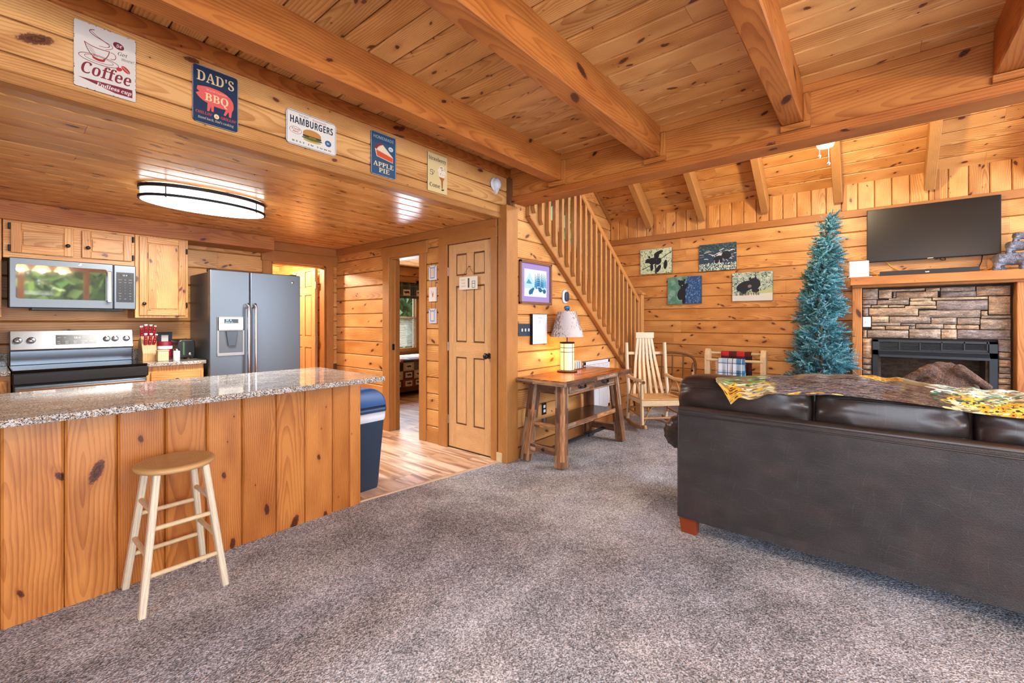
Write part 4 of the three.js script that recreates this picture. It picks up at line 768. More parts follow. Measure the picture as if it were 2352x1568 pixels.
    g.fillStyle = '#c08a48'; g.beginPath(); g.ellipse(256, 200, 92, 46, 0, Math.PI, 0); g.lineTo(348, 222); g.lineTo(164, 222); g.fill(); g.fillStyle = '#4a3322'; g.fillRect(162, 222, 188, 18); g.fillStyle = '#d8a83c'; g.beginPath(); g.moveTo(220, 232); g.lineTo(300, 232); g.lineTo(262, 252); g.fill(); g.fillStyle = '#5c6a2c'; g.beginPath(); g.ellipse(256, 252, 104, 16, 0, 0, 7); g.fill(); g.fillStyle = '#c6a24e'; g.beginPath(); g.ellipse(256, 268, 92, 20, 0, 0, Math.PI); g.fill();
    g.strokeStyle = '#5a4a44'; g.lineWidth = 3; g.beginPath(); g.ellipse(92, 206, 58, 36, 0, 0, 7); g.stroke(); g.fillStyle = '#b8463e'; g.font = 'italic bold 28px serif'; g.fillText('Fresh', 92, 202); g.fillText('Hot!', 92, 228);
    g.fillStyle = '#34608e'; g.beginPath(); g.arc(424, 242, 34, 0, 7); g.fill(); g.fillStyle = '#dfe6ee'; g.font = 'bold 28px sans-serif'; g.fillText('5¢', 424, 252);
    g.fillStyle = '#3a3a3a'; g.font = 'bold 24px sans-serif'; fit(g, 'B E S T   I N   T O W N', 256, 326, 400); wear(g, w, h, '#59626c', 20);
  });
  const pie = canvasTex(288, 512, (g, w, h) => {
    g.fillStyle = '#2f5272'; g.fillRect(0, 0, w, h); g.strokeStyle = '#a8b6c2'; g.lineWidth = 5; g.strokeRect(5, 5, w - 10, h - 10);
    g.fillStyle = '#b9cbd8'; g.font = '46px sans-serif'; g.textAlign = 'center'; fit(g, 'HOMEMADE', 144, 76, 236, 1.1);
    g.fillStyle = '#d2c6b4'; g.beginPath(); g.moveTo(44, 200); g.lineTo(120, 120); g.lineTo(252, 250); g.lineTo(252, 320); g.lineTo(64, 290); g.closePath(); g.fill(); g.fillStyle = '#8c2f2a'; g.beginPath(); g.moveTo(44, 200); g.quadraticCurveTo(50, 150, 120, 116); g.lineTo(134, 136); g.quadraticCurveTo(80, 160, 66, 206); g.fill(); g.fillStyle = '#e8d8b8'; g.beginPath(); g.moveTo(66, 206); g.lineTo(134, 138); g.lineTo(246, 250); g.fill(); g.fillStyle = '#d8522e'; g.beginPath(); g.moveTo(60, 214); g.lineTo(250, 258); g.lineTo(248, 312); g.lineTo(70, 282); g.fill();
    g.fillStyle = '#c9d6e0'; g.beginPath(); g.arc(226, 158, 28, 0, 7); g.fill(); g.fillStyle = '#2f5272'; g.font = 'bold 26px serif'; g.fillText('5¢', 226, 168);
    g.fillStyle = '#ead9ae'; g.font = 'bold 74px serif'; fit(g, 'APPLE', 144, 402, 232); g.fillText('PIE', 150, 470); wear(g, w, h, '#c9d2da', 30);
  });
  const cone = canvasTex(256, 512, (g, w, h) => {
    g.fillStyle = '#e0cb94'; g.fillRect(0, 0, w, h); g.fillStyle = '#4a3a26'; g.textAlign = 'left'; g.font = 'bold 52px serif'; fit(g, 'Strawberry', 14, 92, 226, 1.25);
    g.font = '96px serif'; g.fillText('5', 26, 292); g.font = '40px serif'; g.fillText('¢', 72, 258); g.font = 'bold 66px serif'; g.save(); g.translate(22, 448); g.scale(0.85, 1.1); g.fillText('Cone', 0, 0); g.restore();
    g.fillStyle = '#f0e4d0'; for (const [x, y, r] of [[186, 170, 34], [170, 210, 40], [200, 226, 38], [182, 258, 42]]) { g.beginPath(); g.arc(x, y, r, 0, 7); g.fill(); } g.fillStyle = '#8e6648'; for (let i = 0; i < 14; i++) { g.beginPath(); g.ellipse(rr(150, 216), rr(150, 280), rr(5, 12), rr(2, 5), rr(0, 3), 0, 7); g.fill(); }
    g.fillStyle = '#b06a30'; g.beginPath(); g.moveTo(146, 292); g.lineTo(220, 292); g.lineTo(200, 340); g.lineTo(196, 440); g.lineTo(180, 440); g.lineTo(174, 340); g.fill(); g.fillStyle = '#3a2a1c'; g.beginPath(); g.ellipse(196, 458, 20, 10, -0.3, 0, 7); g.fill();
  });
  for (const [lab, q, tex, r] of [
    ['white coffee tin sign with red steaming cup', [[169, 40], [311, 97], [311, 236], [169, 195]], coffee, 0.006],
    ["navy DAD'S BBQ tin sign with red pig", [[441, 141], [546, 184], [546, 308], [441, 275]], bbq, 0.02],
    ['cream HAMBURGERS tin sign with a burger', [[656, 247], [771, 287], [771, 359], [656, 328]], burger, 0.02],
    ['blue APPLE PIE tin sign with pie slice', [[850, 298], [908, 318], [909, 415], [851, 397]], pie, 0.014],
    ['cream strawberry ice cream cone tin sign', [[979, 348], [1025, 362], [1027, 448], [983, 438]], cone, 0.004]]) {
    const k = ctr(...q); signAt('s', lab, q, tex, k.w, k.hh, r, k);
  }
  const sd = thing('smoke_detector', 'round white motion sensor on the soffit near the header', 'detector', [2.87, 2.4, VF]), at = onV(1136, 424, VF);
  obj('base', lathe([[0, 0], [0.06, 0], [0.06, 0.012], [0.05, 0.018], [0, 0.018]], new THREE.Vector3(), 28).rotateX(Math.PI / 2).translate(at.u, at.h, -(VF - 0.0005)), M.plastic, sd);
  obj('dome', ball(P(at.u + 0.008, at.h + 0.005, VF - 0.02), 0.046, 0.05, 0.034, 20), M.plastic, sd);
  obj('bracket', slab([[at.u - 0.03, at.h - 0.03], [at.u + 0.03, at.h - 0.04], [at.u, at.h - 0.09]], 'uh', VF - 0.03, VF - 0.0005, 0.004), M.plastic, sd);
}
// ---- plaques by the closet and on its door
{
  const t = thing('hanging_sign', 'three small linked plaques hanging beside the closet door', 'sign', [UD, 1.5, 3.52]);
  const kinds = [['#cfd6e2', 'frame'], ['#e6e0d6', 'bird'], ['#b9c6de', 'frame']];
  [[[982, 612], [1001, 643]], [[982, 661], [1001, 692]], [[982, 709], [1001, 742]]].forEach(([[x0, y0], [x1, y1]], i) => {
    const a = onU(x0, y0, UD), b = onU(x1, y1, UD), w = 0.105, v = Math.max(b.v + 0.052, 3.50), h0 = b.h, h1 = a.h;
    const tex = canvasTex(128, 160, (g) => { g.fillStyle = kinds[i][0]; g.fillRect(0, 0, 128, 160); g.strokeStyle = '#4e6488'; g.lineWidth = 8; if (i === 1) { g.strokeStyle = '#5a4a40'; g.lineWidth = 5; g.beginPath(); g.moveTo(56, 40); g.lineTo(74, 110); g.lineTo(92, 48); g.stroke(); g.fillStyle = '#b4664a'; g.fillRect(66, 70, 18, 36); } else { g.strokeRect(34, 26, 70, 110); g.beginPath(); g.moveTo(0, 0); g.lineTo(34, 26); g.moveTo(128, 0); g.lineTo(104, 26); g.stroke(); g.fillStyle = '#e0c6b4'; g.fillRect(48, 44, 42, 74); } });
    obj('plaque', bx(UD - 0.024, UD - 0.004, h0, h1, 3.462, 3.462 + w, 0.002), M.paper, t);
    obj('picture', new THREE.PlaneGeometry(w, h1 - h0).rotateY(-Math.PI / 2).translate(UD - 0.0245, (h0 + h1) / 2, -(3.462 + w / 2)), mat(0xffffff, 0.6, { map: tex }), t);
  });
  obj('cord', [rod(P(UD - 0.012, 1.27, 3.48), P(UD - 0.012, 1.86, 3.48), 0.0016), rod(P(UD - 0.012, 1.27, 3.54), P(UD - 0.012, 1.86, 3.54), 0.0016)], M.darkMetal, t);
  const d = thing('hanging_sign', 'white painted plaque hung by twine on the closet door', 'sign', [UD, 1.6, 3.0]);
  const a = onU(1056, 637, UD - 0.02), b = onU(1096, 663, UD - 0.02);
  const tex = canvasTex(256, 160, (g) => { g.fillStyle = '#e8e2d2'; g.fillRect(0, 0, 256, 160); g.fillStyle = '#8a9a92'; g.font = 'italic 26px serif'; g.fillText('bath', 24, 46); g.fillText('soap', 30, 86); g.fillText('towel', 24, 126); g.fillStyle = '#2a3436'; g.fillRect(128, 20, 22, 120); g.strokeStyle = '#3a5068'; g.lineWidth = 6; g.strokeRect(190, 60, 40, 80); g.beginPath(); g.moveTo(190, 90); g.lineTo(230, 90); g.stroke(); });
  obj('plaque', bx(UD - 0.026, UD - 0.012, b.h, a.h, b.v, a.v, 0.002), M.paper, d);
  obj('picture', new THREE.PlaneGeometry(a.v - b.v, a.h - b.h).rotateY(-Math.PI / 2).translate(UD - 0.0266, (a.h + b.h) / 2, -(a.v + b.v) / 2), mat(0xffffff, 0.6, { map: tex }), d);
  const top = P(UD - 0.012, a.h + 0.1, (a.v + b.v) / 2); obj('twine', [rod(P(UD - 0.019, a.h, a.v - 0.03), top, 0.0018), rod(P(UD - 0.019, a.h, b.v + 0.03), top, 0.0018)], M.twigDark, d);
  obj('nail', rod(P(UD + 0.01, a.h + 0.1, (a.v + b.v) / 2), P(UD - 0.018, a.h + 0.1, (a.v + b.v) / 2), 0.003), M.darkMetal, d);
}
// ---- bedroom things
{
  const bear = (g, x, y, s) => { g.beginPath(); g.ellipse(x, y, s * 0.9, s * 0.5, 0, 0, 7); g.ellipse(x - s, y - s * 0.05, s * 0.4, s * 0.32, 0, 0, 7); g.rect(x - s * 0.75, y, s * 0.3, s * 0.85); g.rect(x + s * 0.45, y, s * 0.3, s * 0.85); g.fill(); };
  const vt = canvasTex(512, 160, (g) => { g.fillStyle = '#3c443e'; g.fillRect(0, 0, 512, 160); g.globalAlpha = 0.5; for (let i = 0; i < 14; i++) { g.fillStyle = i % 2 ? '#7d8478' : '#22282a'; g.fillRect(i * 38, 0, i % 3 ? 6 : 14, 160); } g.fillRect(0, 30, 512, 6); g.fillRect(0, 128, 512, 8); g.globalAlpha = 1; for (let i = 0; i < 4; i++) { g.fillStyle = '#c9bfa2'; g.fillRect(30 + i * 128, 70, 70, 62); g.fillStyle = '#1d1a16'; bear(g, 68 + i * 128, 96, 20); } });
  const v = thing('window_valance', 'dark plaid bear print valance over the bedroom window', 'valance', [4.95, 1.7, 6.84]);
  const vg = new THREE.PlaneGeometry(1.26, 0.3, 60, 4); for (let i = 0; i < vg.attributes.position.count; i++) vg.attributes.position.setZ(i, 0.014 * Math.sin(vg.attributes.position.getX(i) * 42)); vg.computeVertexNormals();
  obj('cloth', vg.translate(4.98, 1.84, -6.82), mat(0xffffff, 0.9, { map: vt, side: THREE.DoubleSide }), v); obj('rod', rod(P(4.32, 1.985, 6.82), P(5.62, 1.985, 6.82), 0.012), M.darkMetal, v);
  const qt = canvasTex(512, 512, (g) => { const pal = ['#4a3c30', '#7c6a54', '#2c2a28', '#a8977a', '#5a3a2c', '#8a4a34', '#6c6a5c', '#c2b496']; for (let y = 0; y < 12; y++) for (let x = 0; x < 12; x++) { g.fillStyle = pick(pal); g.fillRect(x * 43, y * 43, 43, 43); if (rnd() < 0.4) { g.fillStyle = '#d8d0bc'; g.fillRect(x * 43 + 8, y * 43 + 8, 27, 27); g.fillStyle = '#241f1a'; bear(g, x * 43 + 24, y * 43 + 20, 8); } } });
  qt.wrapS = qt.wrapT = THREE.RepeatWrapping; qt.repeat.set(0.9, 0.9);
  const b = thing('bed', 'bed with bear patchwork quilt seen through the bedroom doorway', 'bed', [5, 0, 6.4]);
  obj('mattress', slab(roundRect(4.25, 6.35, 0.2, 0.56, 0.06), 'uh', 6.0, 6.8, 0.04), M.white, b);
  const qg = new THREE.PlaneGeometry(2.3, 1.5, 60, 40), qp = qg.attributes.position;
  for (let i = 0; i < qp.count; i++) { const x = qp.getX(i) + 5.35, t = qp.getY(i) + 0.75, fold = 0.02 * Math.sin(x * 19) + 0.012 * Math.sin(x * 43); let vv, hh; if (t < 0.4) { vv = 5.95 + fold * (0.4 - t) * 2; hh = 0.17 + t; } else if (t < 0.52) { const a = (t - 0.4) / 0.12 * Math.PI / 2; vv = 5.95 + 0.08 * (1 - Math.cos(a)); hh = 0.57 + 0.06 * Math.sin(a); } else { vv = 6.03 + (t - 0.52) * 0.8; hh = 0.63 + 0.015 * Math.sin(x * 7) * Math.sin(t * 9); } qp.setXYZ(i, x, hh, -vv); }
  qg.computeVertexNormals(); obj('quilt', qg, mat(0xffffff, 0.9, { map: qt, side: THREE.DoubleSide }), b);
  obj('bed_frame', [bx(4.28, 6.35, 0.08, 0.2, 6.02, 6.8, 0.005), bx(4.3, 4.38, 0, 0.1, 6.04, 6.12, 0), bx(6.2, 6.28, 0, 0.1, 6.04, 6.12, 0), bx(4.3, 4.38, 0, 0.1, 6.7, 6.78, 0), bx(6.2, 6.28, 0, 0.1, 6.7, 6.78, 0)], M.twigDark, b);
}
// ================================================================ staircase
const sLow = (u) => 1.51 - 0.77 * (u - 4.23), railTop = (u) => 2.172 - 0.73 * (u - 4.82);
{
  const t = thing('staircase', 'open pine staircase with square balusters rising to the loft', 'staircase', [5.6, 0, 2.6]);
  obj('stringer', slab([[6.19, 0], [6.19, 0.01], [5.80, sLow(5.80) + 0.30], [3.26, sLow(3.26) + 0.30], [3.26, sLow(3.26)]], 'uh', VS - 0.045, VS - 0.003, 0.004), M.rail, t);
  obj('stringer_edge', bar(P(3.26, sLow(3.26) - 0.012, VS - 0.03), P(6.17, sLow(6.17) - 0.012, VS - 0.03), 0.05, 0.022), M.trim, t);
  for (let i = 0; i < 21; i++) {
    const u = 3.30 + i * 0.117, b = sLow(u) + 0.05, top = railTop(u) - 0.04, w = 0.019, v0 = VS - 0.088, v1 = VS - 0.048;
    obj('baluster', slab([[u - w, b + 0.045], [u + w * 0.2, b], [u + w, b + 0.03], [u + w, top - 0.015], [u - w, top + 0.013]], 'uh', v0, v1, 0.002), M.rail, t);
  }
  obj('handrail', bar(P(3.26, railTop(3.26) - 0.03, VS - 0.065), P(5.68, railTop(5.68) - 0.03, VS - 0.065), 0.06, 0.06, undefined, 0.008), M.casing, t);
  obj('newel_post', bx(5.66, 5.75, 0, 1.62, VS - 0.115, VS - 0.025, 0.004), M.rail, t);
  obj('newel_cap', [bx(5.645, 5.765, 1.62, 1.645, VS - 0.13, VS - 0.01, 0.003), new THREE.ConeGeometry(0.082, 0.05, 4).rotateY(Math.PI / 4).translate(5.705, 1.67, -(VS - 0.07))], M.rail, t);
  for (let i = 1; i <= 12; i++) { const u = 5.85 - (i - 1) * 0.245, h = i * 0.19; obj('tread', bx(u - 0.28, u, h - 0.03, h, VS + 0.075, VX - 0.005, 0.004), M.rail, t); obj('riser', bx(u - 0.02, u - 0.005, h - 0.19, h - 0.03, VS + 0.075, VX - 0.005, 0.001), M.casing, t); }
}
// ================================================================ console table and what stands on and round it
{
  const t = thing('console_table', 'reclaimed wood console table with splayed legs and two drawers', 'table', [3.72, 0, 2.24]);
  obj('table_top', bx(3.085, 4.36, 0.715, 0.757, 1.975, 2.485, 0.006), M.rusticTop, t);
  obj('edge_band', [bx(3.08, 4.365, 0.714, 0.752, 1.968, 1.98, 0.003), bx(3.078, 3.09, 0.714, 0.752, 1.972, 2.488, 0.003)], M.rustic, t);
  for (const [a, b] of [[[3.155, 2.055], [3.235, 2.10]], [[4.30, 2.055], [4.215, 2.10]], [[3.155, 2.43], [3.235, 2.39]], [[4.30, 2.43], [4.215, 2.39]]]) obj('leg', bar(P(a[0], 0.006, a[1]), P(b[0], 0.714, b[1]), 0.085, 0.085, new THREE.Vector3(1, 0, 0), 0.004), M.rustic, t);
  obj('apron', [bx(3.27, 4.18, 0.615, 0.714, 2.36, 2.38, 0.002), bx(3.24, 3.262, 0.615, 0.714, 2.12, 2.38, 0.002), bx(4.19, 4.212, 0.615, 0.714, 2.12, 2.38, 0.002), bx(3.27, 4.18, 0.607, 0.625, 2.066, 2.085, 0.002)], M.rustic, t);
  for (const [a, b] of [[3.29, 3.725], [3.735, 4.17]]) {
    const d = obj('drawer', bx(a, b, 0.627, 0.71, 2.058, 2.36, 0.003), M.rustic, t), m = (a + b) / 2;
    d.add(Object.assign(new THREE.Mesh(merge([tube([P(m - 0.055, 0.672, 2.055), P(m - 0.03, 0.662, 2.035), P(m + 0.03, 0.662, 2.035), P(m + 0.055, 0.672, 2.055)], 0.008, 16, 8), ball(P(m - 0.055, 0.672, 2.054), 0.016, 0.014, 0.006), ball(P(m + 0.055, 0.672, 2.054), 0.016, 0.014, 0.006)]), M.black), { name: 'pull' }));
  }
  obj('shelf', bx(3.20, 4.25, 0.325, 0.352, 2.09, 2.39, 0.004), mat(0x5a4030, 0.22, { map: grainTex }), t);
  obj('shelf_rail', [bx(3.2, 4.25, 0.31, 0.355, 2.072, 2.09, 0.003)], M.rustic, t);
  obj('shelf_rail', bx(3.195, 3.215, 0.31, 0.355, 2.1, 2.38, 0.003), M.rustic, t);
  obj('end_stretcher', bx(3.145, 3.19, 0.10, 0.165, 2.1, 2.4, 0.004), M.rustic, t); obj('end_stretcher', bx(4.265, 4.31, 0.10, 0.165, 2.1, 2.4, 0.004), M.rustic, t);
  obj('steel_bar', bx(3.18, 4.28, 0.105, 0.125, 2.215, 2.26, 0.003), M.iron, t, 'dark steel bar'); obj('bolt', ball(P(3.143, 0.135, 2.24), 0.008, 0.016, 0.016), M.black, t);
  obj('turnbuckle', bx(3.9, 3.99, 0.098, 0.132, 2.2, 2.275, 0.004), M.iron, t);

  const L = thing('table_lamp', 'lit table lamp with mica panel base and speckled hide shade', 'lamp', [3.73, 0.757, 2.36]), c = P(3.73, 0.757, 2.36), at = (r, h) => [r, h - 0.757];
  obj('foot', lathe([[0, 0], [0.10, 0], [0.10, 0.014], [0.085, 0.018], [0, 0.018]], c, 32), mat(0x4a2e20, 0.4), L);
  obj('glass_base', lathe([[0.068, 0.018], [0.068, 0.285], [0, 0.285]], c, 32), mat(0xffe9b8, 0.5, { emissive: 0xffd690, emissiveIntensity: 0.62 }), L, 'glowing cream mica panels');
  const bars = [0.02, 0.2, 0.245, 0.287].map((h) => lathe([[0.0695, h - 0.003], [0.0705, h], [0.0695, h + 0.003]], c, 32)); for (let i = 0; i < 5; i++) { const a = i * 1.2566 + 0.5; bars.push(rod(c.clone().add(new THREE.Vector3(0.069 * Math.cos(a), 0.018, 0.069 * Math.sin(a))), c.clone().add(new THREE.Vector3(0.069 * Math.cos(a), 0.285, 0.069 * Math.sin(a))), 0.0028, 0.0028, 6)); }
  obj('metal_grid', bars, M.black, L); obj('cap', lathe([[0, 0.285], [0.074, 0.285], [0.074, 0.30], [0, 0.302]], c, 32), M.black, L);
  obj('stem', rod(P(3.73, 1.055, 2.36), P(3.73, 1.375, 2.36), 0.006), M.black, L);
  const shadeTex = dataTex(512, 256, (x, y) => { const a = vn(x / 4, y / 4, 128, 64, 101), b = vn(x / 60, y / 50, 9, 5, 102), k = sm(0.35, 0.62, 0.55 * a + 0.6 * b); return mix3([142, 126, 116], [208, 202, 200], k); }, 1, 1);
  obj('shade', lathe([[0.168, at(0, 1.109)[1]], [0.093, at(0, 1.361)[1]], [0.09, at(0, 1.361)[1]], [0.165, at(0, 1.109)[1]]], c, 40), mat(0xffffff, 0.8, { map: shadeTex, side: THREE.DoubleSide }), L, 'speckled grey brown hide shade');
  obj('spider', [rod(P(3.64, 1.345, 2.36), P(3.82, 1.345, 2.36), 0.003), rod(P(3.73, 1.345, 2.27), P(3.73, 1.345, 2.45), 0.003)], M.black, L);
  const bp = (p) => { let d = cap(p, [-0.03, 0.03, 0], [0.02, 0.032, 0], 0.021, 0.024); d = smin(d, cap(p, [-0.04, 0.026, 0], [-0.058, 0.02, 0], 0.014, 0.007), 0.012); for (const [x, z] of [[-0.025, 0.01], [-0.025, -0.01], [0.028, 0.01], [0.028, -0.01]]) d = smin(d, cap(p, [x, 0.02, z], [x, 0, z], 0.009, 0.008), 0.008); return d; };
  obj('finial', blob((x, y, z) => bp([x, y, z]), [-0.08, -0.02, -0.04], [0.06, 0.08, 0.04], 28).scale(0.8, 0.8, 0.8).translate(3.73, 1.375, -2.36), mat(0x2f6a9c, 0.4), L, 'small blue bear finial');
  lamp(0xffb765, 0.5, P(3.73, 0.93, 2.36), 3);
  const cs = onV(1340, 838, 2.42);
  const st = thing('coaster_stack', 'rack of square coasters beside the lit lamp', 'coasters', [3.98, 0.757, 2.42]);
  obj('tray', bx(3.915, 4.08, 0.757, 0.767, 2.38, 2.45, 0.002), mat(0x6a4a38, 0.5), st);
  for (let i = 0; i < 7; i++) obj('coaster', bx(3.925 + i * 0.021, 3.936 + i * 0.021, 0.767, 0.845, 2.385, 2.447, 0.002), i % 2 ? M.white : mat(0x8d98a2, 0.4), st);
}
// ---- on the staircase wall
{
  const q = [[1190, 592], [1265, 612], [1265, 702], [1190, 697]].map(([x, y]) => onV(x, y, VS)), u0 = q[0].u + 0.005, u1 = q[1].u - 0.01, h0 = 1.425, h1 = 1.835;
  const t = thing('framed_picture', 'framed winter bear print with lilac mat on stair wall', 'picture', [3.4, 1.43, VS]), f = 0.024;
  obj('frame', [bx(u0, u0 + f, h0, h1, VS - 0.026, VS - 0.001, 0.004), bx(u1 - f, u1, h0, h1, VS - 0.026, VS - 0.001, 0.004), bx(u0, u1, h0, h0 + f, VS - 0.026, VS - 0.001, 0.004), bx(u0, u1, h1 - f, h1, VS - 0.026, VS - 0.001, 0.004)], mat(0x8a6048, 0.4, { map: grainTex }), t);
  const tex = canvasTex(512, 400, (g) => {
    g.fillStyle = '#9c8cc6'; g.fillRect(0, 0, 512, 400); g.save(); g.beginPath(); g.rect(62, 60, 390, 282); g.clip(); g.fillStyle = '#dcecf6'; g.fillRect(62, 60, 390, 282);
    g.fillStyle = '#a9d4ea'; g.beginPath(); g.moveTo(62, 200); g.lineTo(150, 96); g.lineTo(230, 190); g.lineTo(300, 130); g.lineTo(380, 210); g.lineTo(452, 160); g.lineTo(452, 260); g.lineTo(62, 260); g.fill(); g.fillStyle = '#4f93b8'; g.beginPath(); g.moveTo(92, 210); g.lineTo(132, 160); g.lineTo(170, 190); g.lineTo(190, 210); g.fill();
    for (let i = 0; i < 9; i++) { const x = 250 + i * 23, b = rr(230, 300); g.fillStyle = pick(['#3a84b0', '#5aa4c8', '#2c6c98']); for (let k = 0; k < 6; k++) { g.beginPath(); g.moveTo(x, b - 150 + k * 22); g.lineTo(x - 6 - k * 3, b - 120 + k * 24); g.lineTo(x + 6 + k * 3, b - 120 + k * 24); g.fill(); } }
    g.fillStyle = '#eef6fa'; g.fillRect(62, 286, 390, 60); g.fillStyle = '#1f6488'; g.beginPath(); g.ellipse(176, 290, 46, 26, -0.5, 0, 7); g.ellipse(212, 262, 18, 15, 0, 0, 7); g.fill(); g.beginPath(); g.ellipse(336, 268, 34, 24, 0.3, 0, 7); g.ellipse(310, 250, 14, 12, 0, 0, 7); g.ellipse(412, 280, 30, 24, 0, 0, 7); g.fill(); g.fillRect(148, 296, 12, 32); g.fillRect(190, 292, 12, 30); g.restore();
  });
  obj('print', new THREE.PlaneGeometry(u1 - u0 - 2 * f + 0.004, h1 - h0 - 2 * f + 0.004).translate((u0 + u1) / 2, (h0 + h1) / 2, -(VS - 0.008)), mat(0xffffff, 0.25, { map: tex }), t);
  const th = thing('thermostat', 'white rounded plate with dark oval sensor on stair wall', 'thermostat', [3.92, 1.5, VS]), c = onV(1296, 681, VS);
  obj('plate', slab(roundRect(c.u - 0.05, c.u + 0.05, c.h - 0.07, c.h + 0.07, 0.045, 6), 'uh', VS - 0.016, VS - 0.001, 0.004), M.plastic, th); obj('sensor', slab(roundRect(c.u - 0.018, c.u + 0.045, c.h - 0.052, c.h + 0.052, 0.03, 6), 'uh', VS - 0.036, VS - 0.016, 0.006), M.navy, th);
  const wb = thing('notice_board', 'narrow white notice sheet in dark holder by the picture', 'notice', [3.44, 1.05, VS]);
  obj('holder', bx(3.325, 3.565, 1.04, 1.335, VS - 0.03, VS - 0.001, 0.003), M.darkMetal, wb);
  const nt = canvasTex(200, 320, (g) => { g.fillStyle = '#d2d6de'; g.fillRect(0, 0, 200, 320); g.fillStyle = '#9aa0aa'; g.fillRect(70, 34, 60, 5); g.strokeStyle = '#b4bac4'; g.strokeRect(72, 58, 50, 44); for (let i = 0; i < 3; i++) g.fillRect(82, 66 + i * 12, 30, 3); });
  obj('sheet', new THREE.PlaneGeometry(0.232, 0.285).translate(3.447, 1.1875, -(VS - 0.0308)), mat(0xffffff, 0.6, { map: nt }), wb);
  const sw = thing('light_switch', 'dark blue three gang switch plate on stair wall', 'switch', [3.23, 1.18, VS]);
  obj('plate', bx(3.145, 3.322, 1.125, 1.24, VS - 0.008, VS - 0.001, 0.002), M.navy, sw); for (const u of [3.185, 3.235, 3.285]) obj('toggle', bx(u - 0.006, u + 0.006, 1.168, 1.196, VS - 0.022, VS - 0.008, 0.002), M.white, sw);
  const ou = thing('wall_outlet', 'black wall outlet below the console table', 'outlet', [3.55, 0.39, VS]), o = onV(1249, 938, VS);
  obj('plate', bx(o.u - 0.036, o.u + 0.036, o.h - 0.058, o.h + 0.058, VS - 0.007, VS - 0.001, 0.002), M.black, ou); for (const d of [-0.022, 0.022]) obj('socket', bx(o.u - 0.017, o.u + 0.017, o.h + d - 0.014, o.h + d + 0.014, VS - 0.010, VS - 0.006, 0.001), M.white, ou);
  const vt = thing('return_vent', 'white louvred return air vent low on stair wall', 'vent', [4.63, 0.22, VS]);
  obj('frame', [bx(4.32, 4.36, 0.22, 0.80, VS - 0.012, VS - 0.001, 0.002), bx(4.90, 4.94, 0.22, 0.80, VS - 0.012, VS - 0.001, 0.002), bx(4.32, 4.94, 0.22, 0.26, VS - 0.012, VS - 0.001, 0.002), bx(4.32, 4.94, 0.76, 0.80, VS - 0.012, VS - 0.001, 0.002)], M.plastic, vt);
  for (let i = 0; i < 4; i++) obj('divider', bx(4.465 + i * 0.108, 4.475 + i * 0.108, 0.26, 0.76, VS - 0.011, VS - 0.001, 0.001), M.plastic, vt);
  const lv = []; for (let i = 0; i < 32; i++) lv.push(cbox(0.54, 0.013, 0.002, 0).rotateX(-0.55).translate(4.63, 0.268 + i * 0.0155, -(VS - 0.006))); obj('louvres', lv, M.plastic, vt).userData.kind = 'stuff';
}
